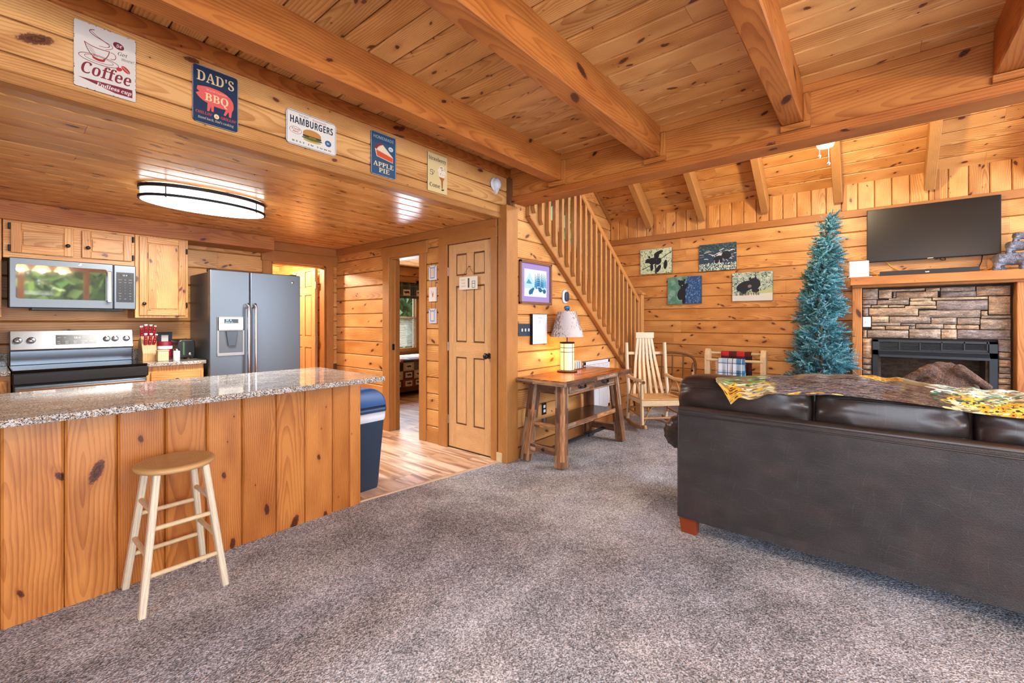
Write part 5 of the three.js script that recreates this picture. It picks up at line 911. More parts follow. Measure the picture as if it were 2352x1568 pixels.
// ================================================================ rocking chair and twig chair
{
  const t = thing('rocking_chair', 'pale hickory rocking chair with tall slatted back', 'rocking chair', [5.1, 0, 2.0]);
  const Q = (x, y, z) => P(4.79 + 0.72 * x + 0.58 * z, y, 2.02 - 0.69 * x + 0.60 * z), W = 0.5;
  for (const x of [0, W]) {
    const pts = []; for (let i = 0; i <= 12; i++) { const z = -0.10 + i * 0.063, y = 0.028 + 0.26 * Math.pow((z - 0.32) / 0.55, 2) * 0.32; pts.push(Q(x, y, z)); }
    const g = []; for (let i = 0; i < 12; i++) g.push(bar(pts[i], pts[i + 1], 0.03, 0.045, undefined, 0.004)); obj('rocker', g, M.twig, t);
    obj('front_leg', bar(Q(x, 0.05, 0.02), Q(x, 0.545, 0.04), 0.05, 0.03, new THREE.Vector3(0.72, 0, 0.69), 0.006), M.raw, t);
    const rear = [Q(x, 0.06, 0.55), Q(x, 0.36, 0.50), Q(x, 0.66, 0.56), Q(x, 0.995, 0.595)]; obj('rear_post', tube(rear, 0.022, 28, 8), M.rawPale, t);
    obj('arm', tube([Q(x, 0.565, -0.03), Q(x, 0.575, 0.08), Q(x, 0.57, 0.3), Q(x, 0.60, 0.58)], 0.021, 20, 8).scale(1, 1, 1), M.raw, t);
    obj('hoop', tube([Q(x, 0.12, 0.05), Q(x, 0.40, 0.12), Q(x, 0.545, 0.26), Q(x, 0.42, 0.42), Q(x, 0.14, 0.5)], 0.010, 30, 6), M.twig, t);
    obj('side_rail', bar(Q(x, 0.335, 0.03), Q(x, 0.335, 0.53), 0.025, 0.045), M.raw, t);
    obj('side_rung', rod(Q(x, 0.17, 0.03), Q(x, 0.19, 0.54), 0.012), M.twig, t);
  }
  obj('seat_front', bar(Q(-0.02, 0.325, 0.0), Q(W + 0.06, 0.325, 0.0), 0.035, 0.06), M.raw, t);
  for (let i = 0; i < 7; i++) obj('seat_slat', bar(Q(-0.01, 0.365, 0.035 + i * 0.07), Q(W + 0.01, 0.365, 0.035 + i * 0.07), 0.06, 0.014), M.seat, t);
  for (let i = 0; i < 6; i++) { const a = 0.065 + i * 0.074, b = 0.165 + i * 0.034; obj('back_slat', bar(Q(a, 0.36, 0.49), Q(a + (b - a) * 0.55, 0.76, 0.60), 0.036, 0.014, new THREE.Vector3(0.69, 0, -0.72)), M.raw, t); obj('back_slat', bar(Q(a + (b - a) * 0.55, 0.755, 0.60), Q(b, 1.08, 0.64), 0.033, 0.014, new THREE.Vector3(0.69, 0, -0.72)), M.rawPale, t); }
  obj('top_board', bar(Q(0.13, 1.085, 0.63), Q(0.37, 1.085, 0.63), 0.022, 0.075), M.rawPale, t);
  obj('back_rail', bar(Q(0, 0.86, 0.64), Q(W, 0.86, 0.64), 0.02, 0.035), M.raw, t);
  obj('front_rung', rod(Q(0, 0.15, 0.03), Q(W, 0.15, 0.03), 0.013), M.twig, t); obj('brace', [tube([Q(0.02, 0.06, 0.05), Q(0.1, 0.25, 0.03), Q(0.16, 0.30, 0.02)], 0.009, 12, 6)], M.twig, t); obj('rear_rung', rod(Q(0, 0.2, 0.53), Q(W, 0.2, 0.53), 0.013), M.twig, t);

  const k = thing('twig_armchair', 'rustic bent twig armchair behind the rocking chair', 'chair', [6.1, 0, 2.1]);
  const R = (x, y, z) => P(5.92 + 0.25 * x + 0.95 * z, y, 2.42 - 0.95 * x + 0.25 * z);
  for (const x of [0, 0.58]) {
    obj('arm_hoop', tube([R(x, 0.0, 0.02), R(x, 0.40, 0.02), R(x, 0.62, 0.16), R(x, 0.56, 0.36), R(x, 0.0, 0.40)], 0.018, 36, 7), M.twig, k);
    obj('inner_hoop', tube([R(x, 0.34, 0.1), R(x, 0.5, 0.12), R(x, 0.55, 0.2), R(x, 0.48, 0.28), R(x, 0.34, 0.3)], 0.010, 24, 6), M.raw, k);
    obj('arm_rest', tube([R(x, 0.60, -0.03), R(x, 0.63, 0.15), R(x, 0.66, 0.42)], 0.016, 16, 7), M.twigDark, k);
  }
  obj('seat', [...Array(6)].map((_, i) => rod(R(-0.02, 0.34, 0.03 + i * 0.075), R(0.6, 0.34, 0.03 + i * 0.075), 0.03, 0.03, 8)), M.twig, k);
  obj('back_hoop', tube([R(0.0, 0.34, 0.42), R(0.0, 0.72, 0.48), R(0.29, 0.80, 0.5), R(0.58, 0.72, 0.48), R(0.58, 0.34, 0.42)], 0.017, 36, 7), M.twigDark, k);
  for (const x of [0.14, 0.29, 0.44]) obj('back_spindle', rod(R(x, 0.34, 0.42), R(x, 0.77, 0.49), 0.011), M.twigDark, k);
  obj('front_hoop', tube([R(0, 0.05, 0.02), R(0.15, 0.27, 0.02), R(0.29, 0.3, 0.02), R(0.43, 0.27, 0.02), R(0.58, 0.05, 0.02)], 0.012, 24, 6), M.twig, k);
}
// ================================================================ quilt rack with two throws
const plaid = (bg, bands) => canvasTex(256, 256, (g) => { g.fillStyle = bg; g.fillRect(0, 0, 256, 256); for (const [dir, a, w, col, al] of bands) { g.globalAlpha = al; g.fillStyle = col; if (dir) g.fillRect(0, a, 256, w); else g.fillRect(a, 0, w, 256); } g.globalAlpha = 1; });
function drape(uTop, hTop, v0, v1, back, front, r, tex, rep, seedN) {      // a folded throw hung over a rail running along v
  const nx = 26, nt = 40, L = back + front + Math.PI * r, pos = [], uv = [], idx = [];
  for (const off of [0, 0.012]) for (let i = 0; i <= nt; i++) for (let j = 0; j <= nx; j++) {
    const s = L * i / nt, v = mix(v0, v1, j / nx), R = r + off, fold = 0.010 * Math.sin(j * 0.9 + seedN) * Math.min(1, Math.abs(s - back - 1.57 * r) * 5); let u, h;
    if (s < back) { u = uTop + R + fold; h = hTop - (back - s); } else if (s < back + Math.PI * r) { const a = (s - back) / r; u = uTop + R * Math.cos(a); h = hTop + R * Math.sin(a); } else { u = uTop - R + fold; h = hTop - (s - back - Math.PI * r); }
    pos.push(u, h, -v); uv.push((v - v0) * rep, s * rep);
  }
  const row = nx + 1, N = row * (nt + 1);
  for (let k = 0; k < 2; k++) for (let i = 0; i < nt; i++) for (let j = 0; j < nx; j++) { const a = k * N + i * row + j; k ? idx.push(a, a + row, a + 1, a + 1, a + row, a + row + 1) : idx.push(a, a + 1, a + row, a + 1, a + row + 1, a + row); }
  const seam = (a, b) => idx.push(a, b, a + N, b, b + N, a + N); for (let i = 0; i < nt; i++) { seam(i * row, (i + 1) * row); seam((i + 1) * row + nx, i * row + nx); } for (let j = 0; j < nx; j++) { seam(j + 1, j); seam(nt * row + j, nt * row + j + 1); }
  const g = new THREE.BufferGeometry(); g.setAttribute('position', new THREE.Float32BufferAttribute(pos, 3)); g.setAttribute('uv', new THREE.Float32BufferAttribute(uv, 2)); g.setIndex(idx); g.computeVertexNormals(); return g;
}
{
  const t = thing('quilt_rack', 'light wooden quilt rack with rounded end posts', 'rack', [6.42, 0, 1.43]);
  const vL = 1.765, vR = 1.085;
  for (const v of [vL, vR]) {
    obj('end_post', slab([[6.385, 0.05], [6.455, 0.05], [6.455, 0.45], [6.475, 0.60], [6.475, 0.80], [6.45, 0.86], [6.42, 0.885], [6.39, 0.86], [6.365, 0.80], [6.365, 0.60], [6.385, 0.45]], 'uh', v - 0.034, v + 0.034, 0.006), M.raw, t);
    obj('foot', bx(6.25, 6.59, 0, 0.05, v - 0.022, v + 0.022, 0.008), M.raw, t);
  }
  for (const [u, h] of [[6.472, 0.825], [6.372, 0.735], [6.42, 0.30]]) obj('rail', rod(P(u, h, vL), P(u, h, vR), 0.018), M.raw, t);
  const red = plaid('#b3202c', [[0, 0, 64, '#111', 0.62], [0, 128, 64, '#111', 0.62], [1, 0, 64, '#111', 0.62], [1, 128, 64, '#111', 0.62]]);
  const blue = plaid('#b9cbe0', [[0, 0, 90, '#2f6d9c', 0.85], [0, 180, 40, '#8fb2d6', 0.7], [1, 20, 80, '#27486e', 0.6], [1, 150, 60, '#e8f0f8', 0.5], [0, 40, 5, '#eef', 0.8], [0, 120, 6, '#1c2c50', 0.9], [0, 165, 6, '#1c2c50', 0.9], [1, 60, 5, '#eef', 0.7], [1, 120, 6, '#1c2c50', 0.8], [1, 215, 6, '#1c2c50', 0.7]]);
  for (const x of [red, blue]) x.wrapS = x.wrapT = THREE.RepeatWrapping;
  const a = thing('throw_blanket', 'red and black buffalo plaid throw on the quilt rack', 'blanket', [6.46, 0.5, 1.4]);
  obj('cloth', drape(6.472, 0.825, 1.60, 1.235, 0.38, 0.40, 0.022, red, 2.6, 1), mat(0xffffff, 0.95, { map: red }), a);
  const b = thing('throw_blanket', 'blue and white plaid throw with fringe on the quilt rack', 'blanket', [6.38, 0.4, 1.45]);
  obj('cloth', drape(6.372, 0.735, 1.615, 1.29, 0.30, 0.36, 0.02, blue, 2.9, 4), mat(0xffffff, 0.95, { map: blue }), b);
  const fr = []; for (let i = 0; i < 40; i++) { const h = 0.72 - i * 0.009; fr.push(rod(P(6.348, h, 1.612), P(6.35, h - 0.012, 1.65 + 0.01 * Math.sin(i * 2.3)), 0.0035, 0.002, 5)); } obj('fringe', fr, M.white, b).userData.kind = 'stuff';
}
// ================================================================ tree
{
  const t = thing('christmas_tree', 'slim blue green artificial christmas tree beside the fireplace', 'tree', [6.38, 0, 0.47]), c = [6.36, 0.475];
  obj('trunk', rod(P(c[0], 0, c[1]), P(c[0], 2.45, c[1]), 0.02, 0.008), M.twigDark, t);
  obj('stand', [rod(P(c[0] - 0.22, 0.015, c[1]), P(c[0] + 0.22, 0.015, c[1]), 0.012), rod(P(c[0], 0.015, c[1] - 0.22), P(c[0], 0.015, c[1] + 0.22), 0.012)], M.darkMetal, t);
  const tip = []; for (let i = 0; i < 30; i++) { const y = 0.012 + i * 0.0042, a = i * 2.4, l = 0.026 * (1 - 0.45 * i / 30); const g = new THREE.ConeGeometry(0.0044, l, 3); g.translate(0, l / 2, 0).rotateX(1.0).rotateY(a).translate(0, y, 0); tip.push(g); } tip.push(new THREE.CylinderGeometry(0.002, 0.003, 0.14, 4).translate(0, 0.07, 0));
  const spray = merge(tip), n = 5200, inst = new THREE.InstancedMesh(spray, mat(0xffffff, 0.75), n), m4 = new THREE.Matrix4(), q4 = new THREE.Quaternion(), col = new THREE.Color();
  const rad = (h) => h > 2.44 ? 0.02 : (0.06 + 0.335 * Math.pow((2.5 - h) / 2.1, 0.8)) * (0.86 + 0.14 * Math.sin(h * 26));
  const place = (i, at, d, s) => { q4.setFromUnitVectors(new THREE.Vector3(0, 1, 0), d.normalize()); m4.compose(at, q4, new THREE.Vector3(s, s, s)); inst.setMatrixAt(i, m4); const k = rnd(); col.setRGB(...(k < 0.3 ? [0.035, 0.11, 0.115] : k < 0.68 ? [0.06, 0.27, 0.33] : [0.2, 0.47, 0.56])); inst.setColorAt(i, col); };
  let i = 0; const per = 15;
  while (i < n - per) {
    const h = i < 60 ? rr(2.36, 2.47) : 2.42 - 2.2 * Math.pow(rnd(), 0.72), a = rr(0, 6.283), R = i < 60 ? 0.03 : rad(h) * rr(0.72, 1.06), lift = rr(-0.25, 0.35), lean = 0.10 * Math.max(0, h - 1.6);
    for (let k = 0; k < per; k++) {
      const f = 0.35 + 0.65 * Math.sqrt(rnd()), r = Math.max(0, R * f - 0.05), at = P(c[0] + Math.cos(a) * r + rr(-0.025, 0.025), h + lift * r + rr(-0.03, 0.03), c[1] - lean - Math.sin(a) * r + rr(-0.025, 0.025));
      place(i++, at, new THREE.Vector3(Math.cos(a) + rr(-0.9, 0.9), lift + rr(-0.7, 0.8), Math.sin(a) + rr(-0.9, 0.9)), rr(0.65, 1.0));
    }
  }
  for (; i < n; i++) place(i, P(c[0], rr(2.38, 2.46), c[1] - 0.08), new THREE.Vector3(rr(-0.3, 0.3), 1, rr(-0.3, 0.3)), 0.6);
  inst.name = 'needles'; inst.userData.kind = 'stuff'; inst.castShadow = inst.receiveShadow = true; inst.position.sub(bases.get(t)); t.add(inst);
  const topN = [1, 2, 3].map((i) => rod(P(c[0], 2.42, c[1] - 0.08), P(c[0] + 0.01 * i, 2.56 + i * 0.008, c[1] - 0.115), 0.008, 0.003, 5)); obj('leader', topN, mat(0x2f6c78, 0.8), t);
}
// ================================================================ fireplace
{
  const US = 6.70, UP = 6.56;
  const t = thing('fireplace', 'stacked stone fireplace with wooden mantel and black metal insert', 'fireplace', [6.65, 0, -0.5]);
  obj('mantel_shelf', bx(6.50, UT - 0.002, 1.68, 1.777, -1.42, 0.207, 0.006, 0.36), M.header, t);
  obj('mantel_cove', bx(6.545, UT - 0.002, 1.655, 1.682, -1.38, 0.19, 0.004), M.trim, t);
  obj('post', bx(UP, UT - 0.002, 0, 1.656, 0.098, 0.188, 0.005, 0.36), M.header, t); obj('post', bx(UP, UT - 0.002, 0, 1.656, -1.30, -1.108, 0.005, 0.36), M.header, t);
  const zp = (x, y) => onU(1930 + x / 5.573, 640 + y / 5.573, US);
  const f0 = zp(405, 768), f1 = zp(2022, 1430);
  obj('stone_backing', [bx(US + 0.02, UT - 0.002, f0.h, 1.655, -1.108, 0.098, 0), bx(US + 0.02, UT - 0.002, 0, f0.h, f0.v, 0.098, 0), bx(US + 0.02, UT - 0.002, 0, f0.h, -1.108, f1.v, 0)], M.mortar, t);
  const S = [[285, 132, 485, 265], [493, 165, 662, 250], [493, 132, 1088, 162], [670, 168, 710, 245], [715, 165, 1248, 245], [1095, 118, 1278, 162], [1285, 105, 1728, 162], [1285, 165, 1740, 232], [1742, 92, 2178, 215], [285, 270, 468, 332], [474, 272, 880, 332], [620, 248, 885, 270], [895, 247, 1170, 285], [1178, 235, 1890, 272], [890, 288, 1222, 342], [1232, 276, 1890, 398], [1898, 222, 2178, 458], [285, 337, 392, 368], [398, 337, 614, 368], [620, 337, 825, 364], [830, 345, 1230, 384], [285, 376, 362, 476], [368, 372, 998, 474], [1006, 400, 1796, 494], [1802, 412, 1886, 470], [1804, 468, 2182, 510], [402, 480, 622, 560], [628, 482, 1158, 572], [1164, 496, 1492, 582], [1498, 502, 1786, 588], [1792, 515, 2182, 652], [402, 564, 772, 602], [400, 606, 574, 652], [580, 606, 880, 652], [776, 574, 962, 602], [885, 606, 960, 640], [968, 578, 1322, 636], [1326, 586, 1482, 640], [1486, 592, 1778, 648], [285, 656, 342, 752], [348, 658, 874, 756], [882, 644, 1286, 768], [1292, 648, 1492, 772], [1498, 654, 2178, 774],
    [285, 762, 404, 1012], [285, 1018, 402, 1094], [285, 1100, 402, 1162], [285, 1168, 402, 1222], [285, 1228, 402, 1300], [285, 1306, 402, 1420], [2020, 780, 2182, 934], [2024, 940, 2182, 1030], [2026, 1036, 2182, 1130], [2028, 1136, 2182, 1210], [2024, 1216, 2182, 1272], [2020, 1278, 2182, 1350], [2020, 1356, 2182, 1430], [2020, 1436, 2182, 1560], [285, 1426, 402, 1560], [285, 1566, 402, 1700], [2020, 1566, 2182, 1700]];
  S.forEach(([x0, y0, x1, y1], i) => {
    const a = zp(x0, y0), b = zp(x1, y1), m = zp((x0 + x1) / 2, (y0 + y1) / 2), top = Math.min(1.652, zp((x0 + x1) / 2, y0).h), bot = Math.max(0, zp((x0 + x1) / 2, y1).h); if (top - bot < 0.004) return;
    const w = a.v - b.v, hh = top - bot, d = 0.075 + rr(-0.02, 0.02), g = new THREE.BoxGeometry(d, hh, w, 2, Math.max(2, Math.min(5, Math.round(hh / 0.02))), Math.max(3, Math.min(9, Math.round(w / 0.04)))), p = g.attributes.position;
    for (let k = 0; k < p.count; k++) { const y = p.getY(k) / (hh / 2), z = p.getZ(k) / (w / 2), sx = p.getX(k) < 0 ? 1 : 0; const e = Math.max(Math.abs(y) ** 5, Math.abs(z) ** 9); p.setX(k, p.getX(k) + sx * (0.026 * e + 0.018 * (vn(p.getY(k) * 45 + i * 7, p.getZ(k) * 22 + i * 3, 999, 999, 5) - 0.5))); p.setZ(k, p.getZ(k) * (1 - 0.004 / w)); p.setY(k, p.getY(k) * (1 - 0.004 / hh) + 0.004 * (vn(z * 3 + i * 5, i, 99, 99, 6) - 0.5)); }
    const uvs = g.attributes.uv, off = rr(0, 1); for (let k = 0; k < p.count; k++) uvs.setXY(k, p.getZ(k) + p.getX(k) + off, p.getY(k) + off * 3); g.computeVertexNormals();
    obj('stone', g.translate(US - 0.01 + d / 2 - 0.02, (top + bot) / 2, -(a.v + b.v) / 2), M.stone[(i * 7 + Math.floor(rr(0, 3))) % 6], t);
  });
  const wp = zp(340, 552); obj('wall_plate', bx(US - 0.045, US - 0.036, wp.h - 0.06, wp.h + 0.06, wp.v - 0.037, wp.v + 0.037, 0.002), M.plastic, t, 'white wall plate on the stone'); obj('toggle', bx(US - 0.056, US - 0.044, wp.h - 0.008, wp.h + 0.008, wp.v - 0.005, wp.v + 0.005, 0.001), M.chrome, t);
  const vA = f0.v - 0.004, vB = f1.v + 0.004, hT = f0.h - 0.004, o0 = zp(490, 1000), o1 = zp(1895, 1000);
  obj('insert_frame', [bx(US - 0.03, US + 0.03, 0.05, hT, o0.v, vA, 0.004), bx(US - 0.03, US + 0.03, 0.05, hT, vB, o1.v, 0.004), bx(US - 0.03, US + 0.03, hT - 0.03, hT, vB, vA, 0.004), bx(US - 0.03, US + 0.03, zp(1200, 1000).h, zp(1200, 925).h, vB, vA, 0.004), bx(US - 0.03, US + 0.03, 0, 0.1, vB, vA, 0.004)], M.iron, t);
  const lx = [505, 752, 1015, 1290, 1578, 1870];
  for (let i = 0; i < 5; i++) { const a = zp(lx[i] + 12, 800), b = zp(lx[i + 1] - 6, 915), sl = []; for (let k = 0; k < 7; k++) sl.push(cbox(0.012, 0.003, a.v - b.v, 0).rotateZ(-0.5).translate(US - 0.02, mix(b.h, a.h, (k + 0.5) / 7), -(a.v + b.v) / 2)); obj('louvre', sl, M.iron, t).userData.kind = 'stuff'; obj('louvre_divider', bx(US - 0.03, US - 0.005, b.h, a.h, b.v - 0.012, b.v - 0.001, 0.001), M.iron, t); }
  obj('louvre_back', bx(US + 0.0, US + 0.01, zp(1200, 930).h, hT - 0.02, vB, vA, 0), M.black, t);
  obj('hood', slab([[US - 0.03, zp(1200, 940).h], [US - 0.11, zp(1200, 985).h], [US - 0.11, zp(1200, 1015).h], [US - 0.03, zp(1200, 1000).h]], 'uh', o1.v, o0.v, 0.002), M.iron, t);
  const H1 = zp(1200, 1000).h, fb = mat(0x5e5148, 0.9, { map: stoneTex });
  obj('firebox', [bx(UT + 0.22, UT + 0.24, 0.08, H1, o1.v, o0.v, 0), slab([[o0.v, 0.08], [o0.v, H1], [o0.v - 0.02, H1], [o0.v - 0.02, 0.08]], 'vh', US, UT + 0.24), slab([[o1.v, 0.08], [o1.v, H1], [o1.v + 0.02, H1], [o1.v + 0.02, 0.08]], 'vh', US, UT + 0.24), bx(US, UT + 0.24, 0.06, 0.08, o1.v, o0.v, 0), bx(US, UT + 0.24, H1, H1 + 0.02, o1.v, o0.v, 0)], fb, t);
  obj('log', [rod(P(6.78, 0.14, -0.25), P(6.76, 0.14, -0.8), 0.05, 0.045), rod(P(6.88, 0.22, -0.3), P(6.8, 0.23, -0.75), 0.04)], mat(0x4a3626, 0.9, { map: stoneTex }), t);
}
// ---- above the mantel
{
  const tv = thing('television', 'large black flat screen television mounted above the mantel', 'television', [6.74, 1.98, -0.49]);
  const a = onU(1991, 484, 6.72), b = onU(2300, 445, 6.72), h0 = onU(1991, 603, 6.72).h, h1 = a.h;
  obj('bezel', [bx(6.72, 6.765, h0, h1, b.v, a.v, 0.004)], M.darkMetal, tv); obj('screen', bx(6.7185, 6.7205, h0 + 0.012, h1 - 0.008, b.v + 0.008, a.v - 0.008, 0), M.tvScreen, tv); obj('wall_mount', bx(6.765, UT - 0.001, 2.1, 2.5, -0.75, -0.25, 0.002), M.black, tv); obj('badge', bx(6.716, 6.719, h0 + 0.002, h0 + 0.01, -0.52, -0.47, 0.001), M.chrome, tv);
  const sb = thing('soundbar', 'long black soundbar standing on the wooden mantel', 'soundbar', [6.64, 1.777, -0.4]), s0 = onU(2021, 625, 6.62), s1 = onU(2250, 620, 6.62);
  obj('body', slab(roundRect(6.60, 6.68, 1.777, 1.835, 0.012), 'uh', s1.v, s0.v, 0.003), mat(0x23262c, 0.6), sb); obj('badge', bx(6.597, 6.6, 1.802, 1.81, (s0.v + s1.v) / 2 - 0.015, (s0.v + s1.v) / 2 + 0.015, 0), M.chrome, sb);
  const rt = thing('router_box', 'white upright internet router box at mantel end', 'router', [6.6, 1.777, 0.12]), r0 = onU(1950, 601, 6.6), r1 = onU(1996, 637, 6.6);
  obj('body', bx(6.585, 6.62, 1.785, r0.h, r1.v, r0.v, 0.006), M.plastic, rt); obj('stand', bx(6.56, 6.66, 1.777, 1.787, r1.v - 0.03, r0.v + 0.005, 0.003), M.plastic, rt);
  const wire = (name, label, pts, r, m) => { const g = thing(name, label, 'cable', [6.74, 1.8, pts[0][1]]); obj('cable', tube(pts.map(([u, v, h]) => P(u, h, v)), r, 24, 6), m, g); };
  const yel = mat(0xd8a040, 0.5);
  wire('power_cable', 'yellow cable curling beside the white router', [[6.70, 0.06, 1.99], [6.7, 0.04, 1.86], [6.68, -0.02, 1.83], [6.66, -0.05, 1.785]], 0.006, yel);
  wire('power_cable', 'yellow cable crossing the wall above the soundbar', [[6.785, -0.10, 1.99], [6.77, -0.17, 1.90], [6.72, -0.24, 1.84]], 0.006, yel);
  wire('power_cable', 'yellow cable running down beside the bear statue', [[6.76, -0.99, 1.90], [6.73, -0.96, 1.83], [6.70, -0.88, 1.785]], 0.006, yel);
  wire('power_cable', 'black cable from television to the soundbar end', [[6.785, -0.905, 1.99], [6.74, -0.89, 1.9], [6.68, -0.865, 1.84]], 0.004, M.black);
  wire('power_cable', 'short black cable loop under the television', [[6.785, -0.60, 1.99], [6.77, -0.62, 1.94], [6.77, -0.58, 1.95], [6.785, -0.60, 1.99]], 0.004, M.black);
  const bear = (p) => { let d = cap(p, [-0.06, 0.105, 0], [0.10, 0.11, 0], 0.058, 0.062); d = smin(d, cap(p, [-0.055, 0.125, 0], [-0.03, 0.13, 0], 0.048, 0.04), 0.03); d = smin(d, cap(p, [-0.10, 0.115, 0], [-0.15, 0.10, 0], 0.042, 0.034), 0.03); d = smin(d, cap(p, [-0.16, 0.095, 0], [-0.195, 0.082, 0], 0.022, 0.014), 0.02); for (const z of [-0.022, 0.022]) d = smin(d, cap(p, [-0.135, 0.135, z], [-0.132, 0.146, z], 0.012, 0.009), 0.008); for (const [x, z, f] of [[-0.07, 0.032, -0.03], [-0.05, -0.032, 0.01], [0.10, 0.035, -0.01], [0.12, -0.035, 0.02]]) { d = smin(d, cap(p, [x, 0.08, z], [x + f, 0.018, z], 0.032, 0.022), 0.025); d = smin(d, cap(p, [x + f, 0.016, z], [x + f - 0.025, 0.014, z], 0.02, 0.016), 0.012); } return d + 0.004 * (vn(p[0] * 60 + 9, p[1] * 60 + 9, 99, 99, 3) - 0.5); };
  const bg = blob((x, y, z) => bear([x, y, z]), [-0.24, -0.03, -0.1], [0.20, 0.21, 0.1], 56);
  const st = thing('bear_statue', 'grey statue of three bears stacked on each other on mantel', 'statue', [6.63, 1.777, -1.06]);
  const nose = onU(2265, 592, 6.62).v;
  for (const [s, dv, dh] of [[1.0, 0, 0], [0.76, -0.10, 0.158], [0.58, -0.155, 0.272]]) obj('bear', bg.clone().scale(s, s, s).rotateY(Math.PI / 2).translate(6.62, 1.783 + dh, -(nose - 0.2 * s + dv * 1.0)), M.bearGrey, st);
}
// ---- canvases
{
  const bearS = (g, col, parts) => { g.fillStyle = col; for (const [x, y, a, b, r] of parts) { g.beginPath(); g.ellipse(x, y, a, b, r, 0, 7); g.fill(); } };
  const leafy = (g, n, cols, x0, x1, y0, y1) => { for (let i = 0; i < n; i++) { g.fillStyle = pick(cols); g.beginPath(); g.ellipse(rr(x0, x1), rr(y0, y1), rr(4, 20), rr(2, 8), rr(0, 3), 0, 7); g.fill(); } };
  const art = [
    (g) => { g.fillStyle = '#cfe0c0'; g.fillRect(0, 0, 512, 410); leafy(g, 420, ['#8fb07c', '#e4ecd8', '#6a9470', '#b8d0a8', '#4e7460'], 0, 512, 0, 410); g.strokeStyle = '#2c3c3c'; g.lineWidth = 10; spline(g, [30, 330, 200, 260, 330, 180, 420, 120, 512, 60]); g.stroke(); g.lineWidth = 22; g.strokeStyle = '#24303c'; g.beginPath(); g.moveTo(258, 410); g.lineTo(250, 160); g.stroke(); bearS(g, '#141b2a', [[200, 200, 66, 56, 0.2], [130, 190, 42, 38, 0], [100, 210, 24, 16, 0.2], [150, 130, 16, 22, -0.3], [300, 70, 80, 30, -0.4], [270, 120, 40, 60, 0.3], [300, 210, 44, 60, 0.5], [190, 300, 24, 66, 0], [300, 330, 30, 66, 0.5], [412, 270, 30, 76, 0.1]]); },
    (g) => { g.fillStyle = '#2b4258'; g.fillRect(0, 0, 512, 410); leafy(g, 300, ['#1c3040', '#345a58', '#4e7668', '#20384e'], 0, 512, 0, 130); g.strokeStyle = '#e8f0f6'; for (let i = 0; i < 40; i++) { g.lineWidth = rr(2, 9); const x = rr(-40, 500), y = rr(110, 260); spline(g, [x, y, x + 30, y - 10, x + 60, y + rr(-30, 40)]); g.stroke(); } g.fillStyle = '#cfdce4'; g.beginPath(); g.moveTo(210, 300); g.quadraticCurveTo(220, 180, 290, 150); g.quadraticCurveTo(360, 150, 340, 220); g.quadraticCurveTo(330, 280, 300, 310); g.fill(); bearS(g, '#16202e', [[276, 220, 62, 34, -0.1], [230, 236, 26, 22, 0], [380, 190, 66, 60, 0], [310, 260, 20, 40, 0.2], [250, 270, 30, 40, 0.4]]); leafy(g, 320, ['#9ab8a4', '#cfe0dc', '#7ea28e', '#e6f0f0'], 0, 512, 300, 410); },
    (g) => { g.fillStyle = '#5f9482'; g.fillRect(0, 0, 512, 410); for (let i = 0; i < 60; i++) { g.globalAlpha = 0.35; g.fillStyle = pick(['#8ec0ae', '#3c7060', '#a8d0cc', '#4a8878']); g.beginPath(); g.arc(rr(0, 300), rr(0, 410), rr(14, 50), 0, 7); g.fill(); } g.globalAlpha = 1; g.fillStyle = '#22518a'; g.beginPath(); g.moveTo(300, 0); g.lineTo(512, 0); g.lineTo(512, 410); g.lineTo(240, 410); g.quadraticCurveTo(270, 200, 300, 0); g.fill(); for (let i = 0; i < 330; i++) { g.strokeStyle = pick(['#b8d4ee', '#3a6aa8', '#183c70', '#7aa4d4']); g.lineWidth = rr(2, 5); const x = rr(270, 505), y = rr(0, 400); g.beginPath(); g.moveTo(x, y); g.lineTo(x - 8, y + rr(8, 28)); g.stroke(); } bearS(g, '#10182a', [[215, 260, 62, 92, 0.25], [250, 350, 26, 66, 0.1], [215, 100, 48, 44, 0], [178, 66, 16, 22, -0.4], [258, 56, 16, 24, 0.4], [270, 150, 60, 30, -0.9], [240, 160, 40, 50, 0]]); bearS(g, '#d8e4f0', [[226, 130, 7, 7, 0]]); },
    (g) => { g.fillStyle = '#a9c0b4'; g.fillRect(0, 0, 512, 410); leafy(g, 640, ['#5c8078', '#d4e4dc', '#2c4a50', '#88a898', '#b8ccc0'], 0, 512, 0, 280); g.fillStyle = '#d8dfe2'; g.fillRect(0, 292, 512, 118); g.fillStyle = '#b8c890'; g.beginPath(); g.moveTo(120, 300); g.lineTo(512, 250); g.lineTo(512, 300); g.lineTo(0, 330); g.fill(); bearS(g, '#161d30', [[170, 200, 120, 72, -0.35], [282, 170, 78, 84, 0], [230, 96, 16, 18, 0], [300, 88, 16, 18, 0], [150, 270, 40, 40, 0], [300, 262, 48, 30, 0]]); bearS(g, '#8a7a7c', [[226, 200, 26, 22, -0.4]]); for (let i = 0; i < 50; i++) { g.strokeStyle = '#25363c'; g.lineWidth = 4; const x = rr(10, 360); g.beginPath(); g.moveTo(x, 330); g.lineTo(x + rr(-8, 8), rr(260, 300)); g.stroke(); } }];
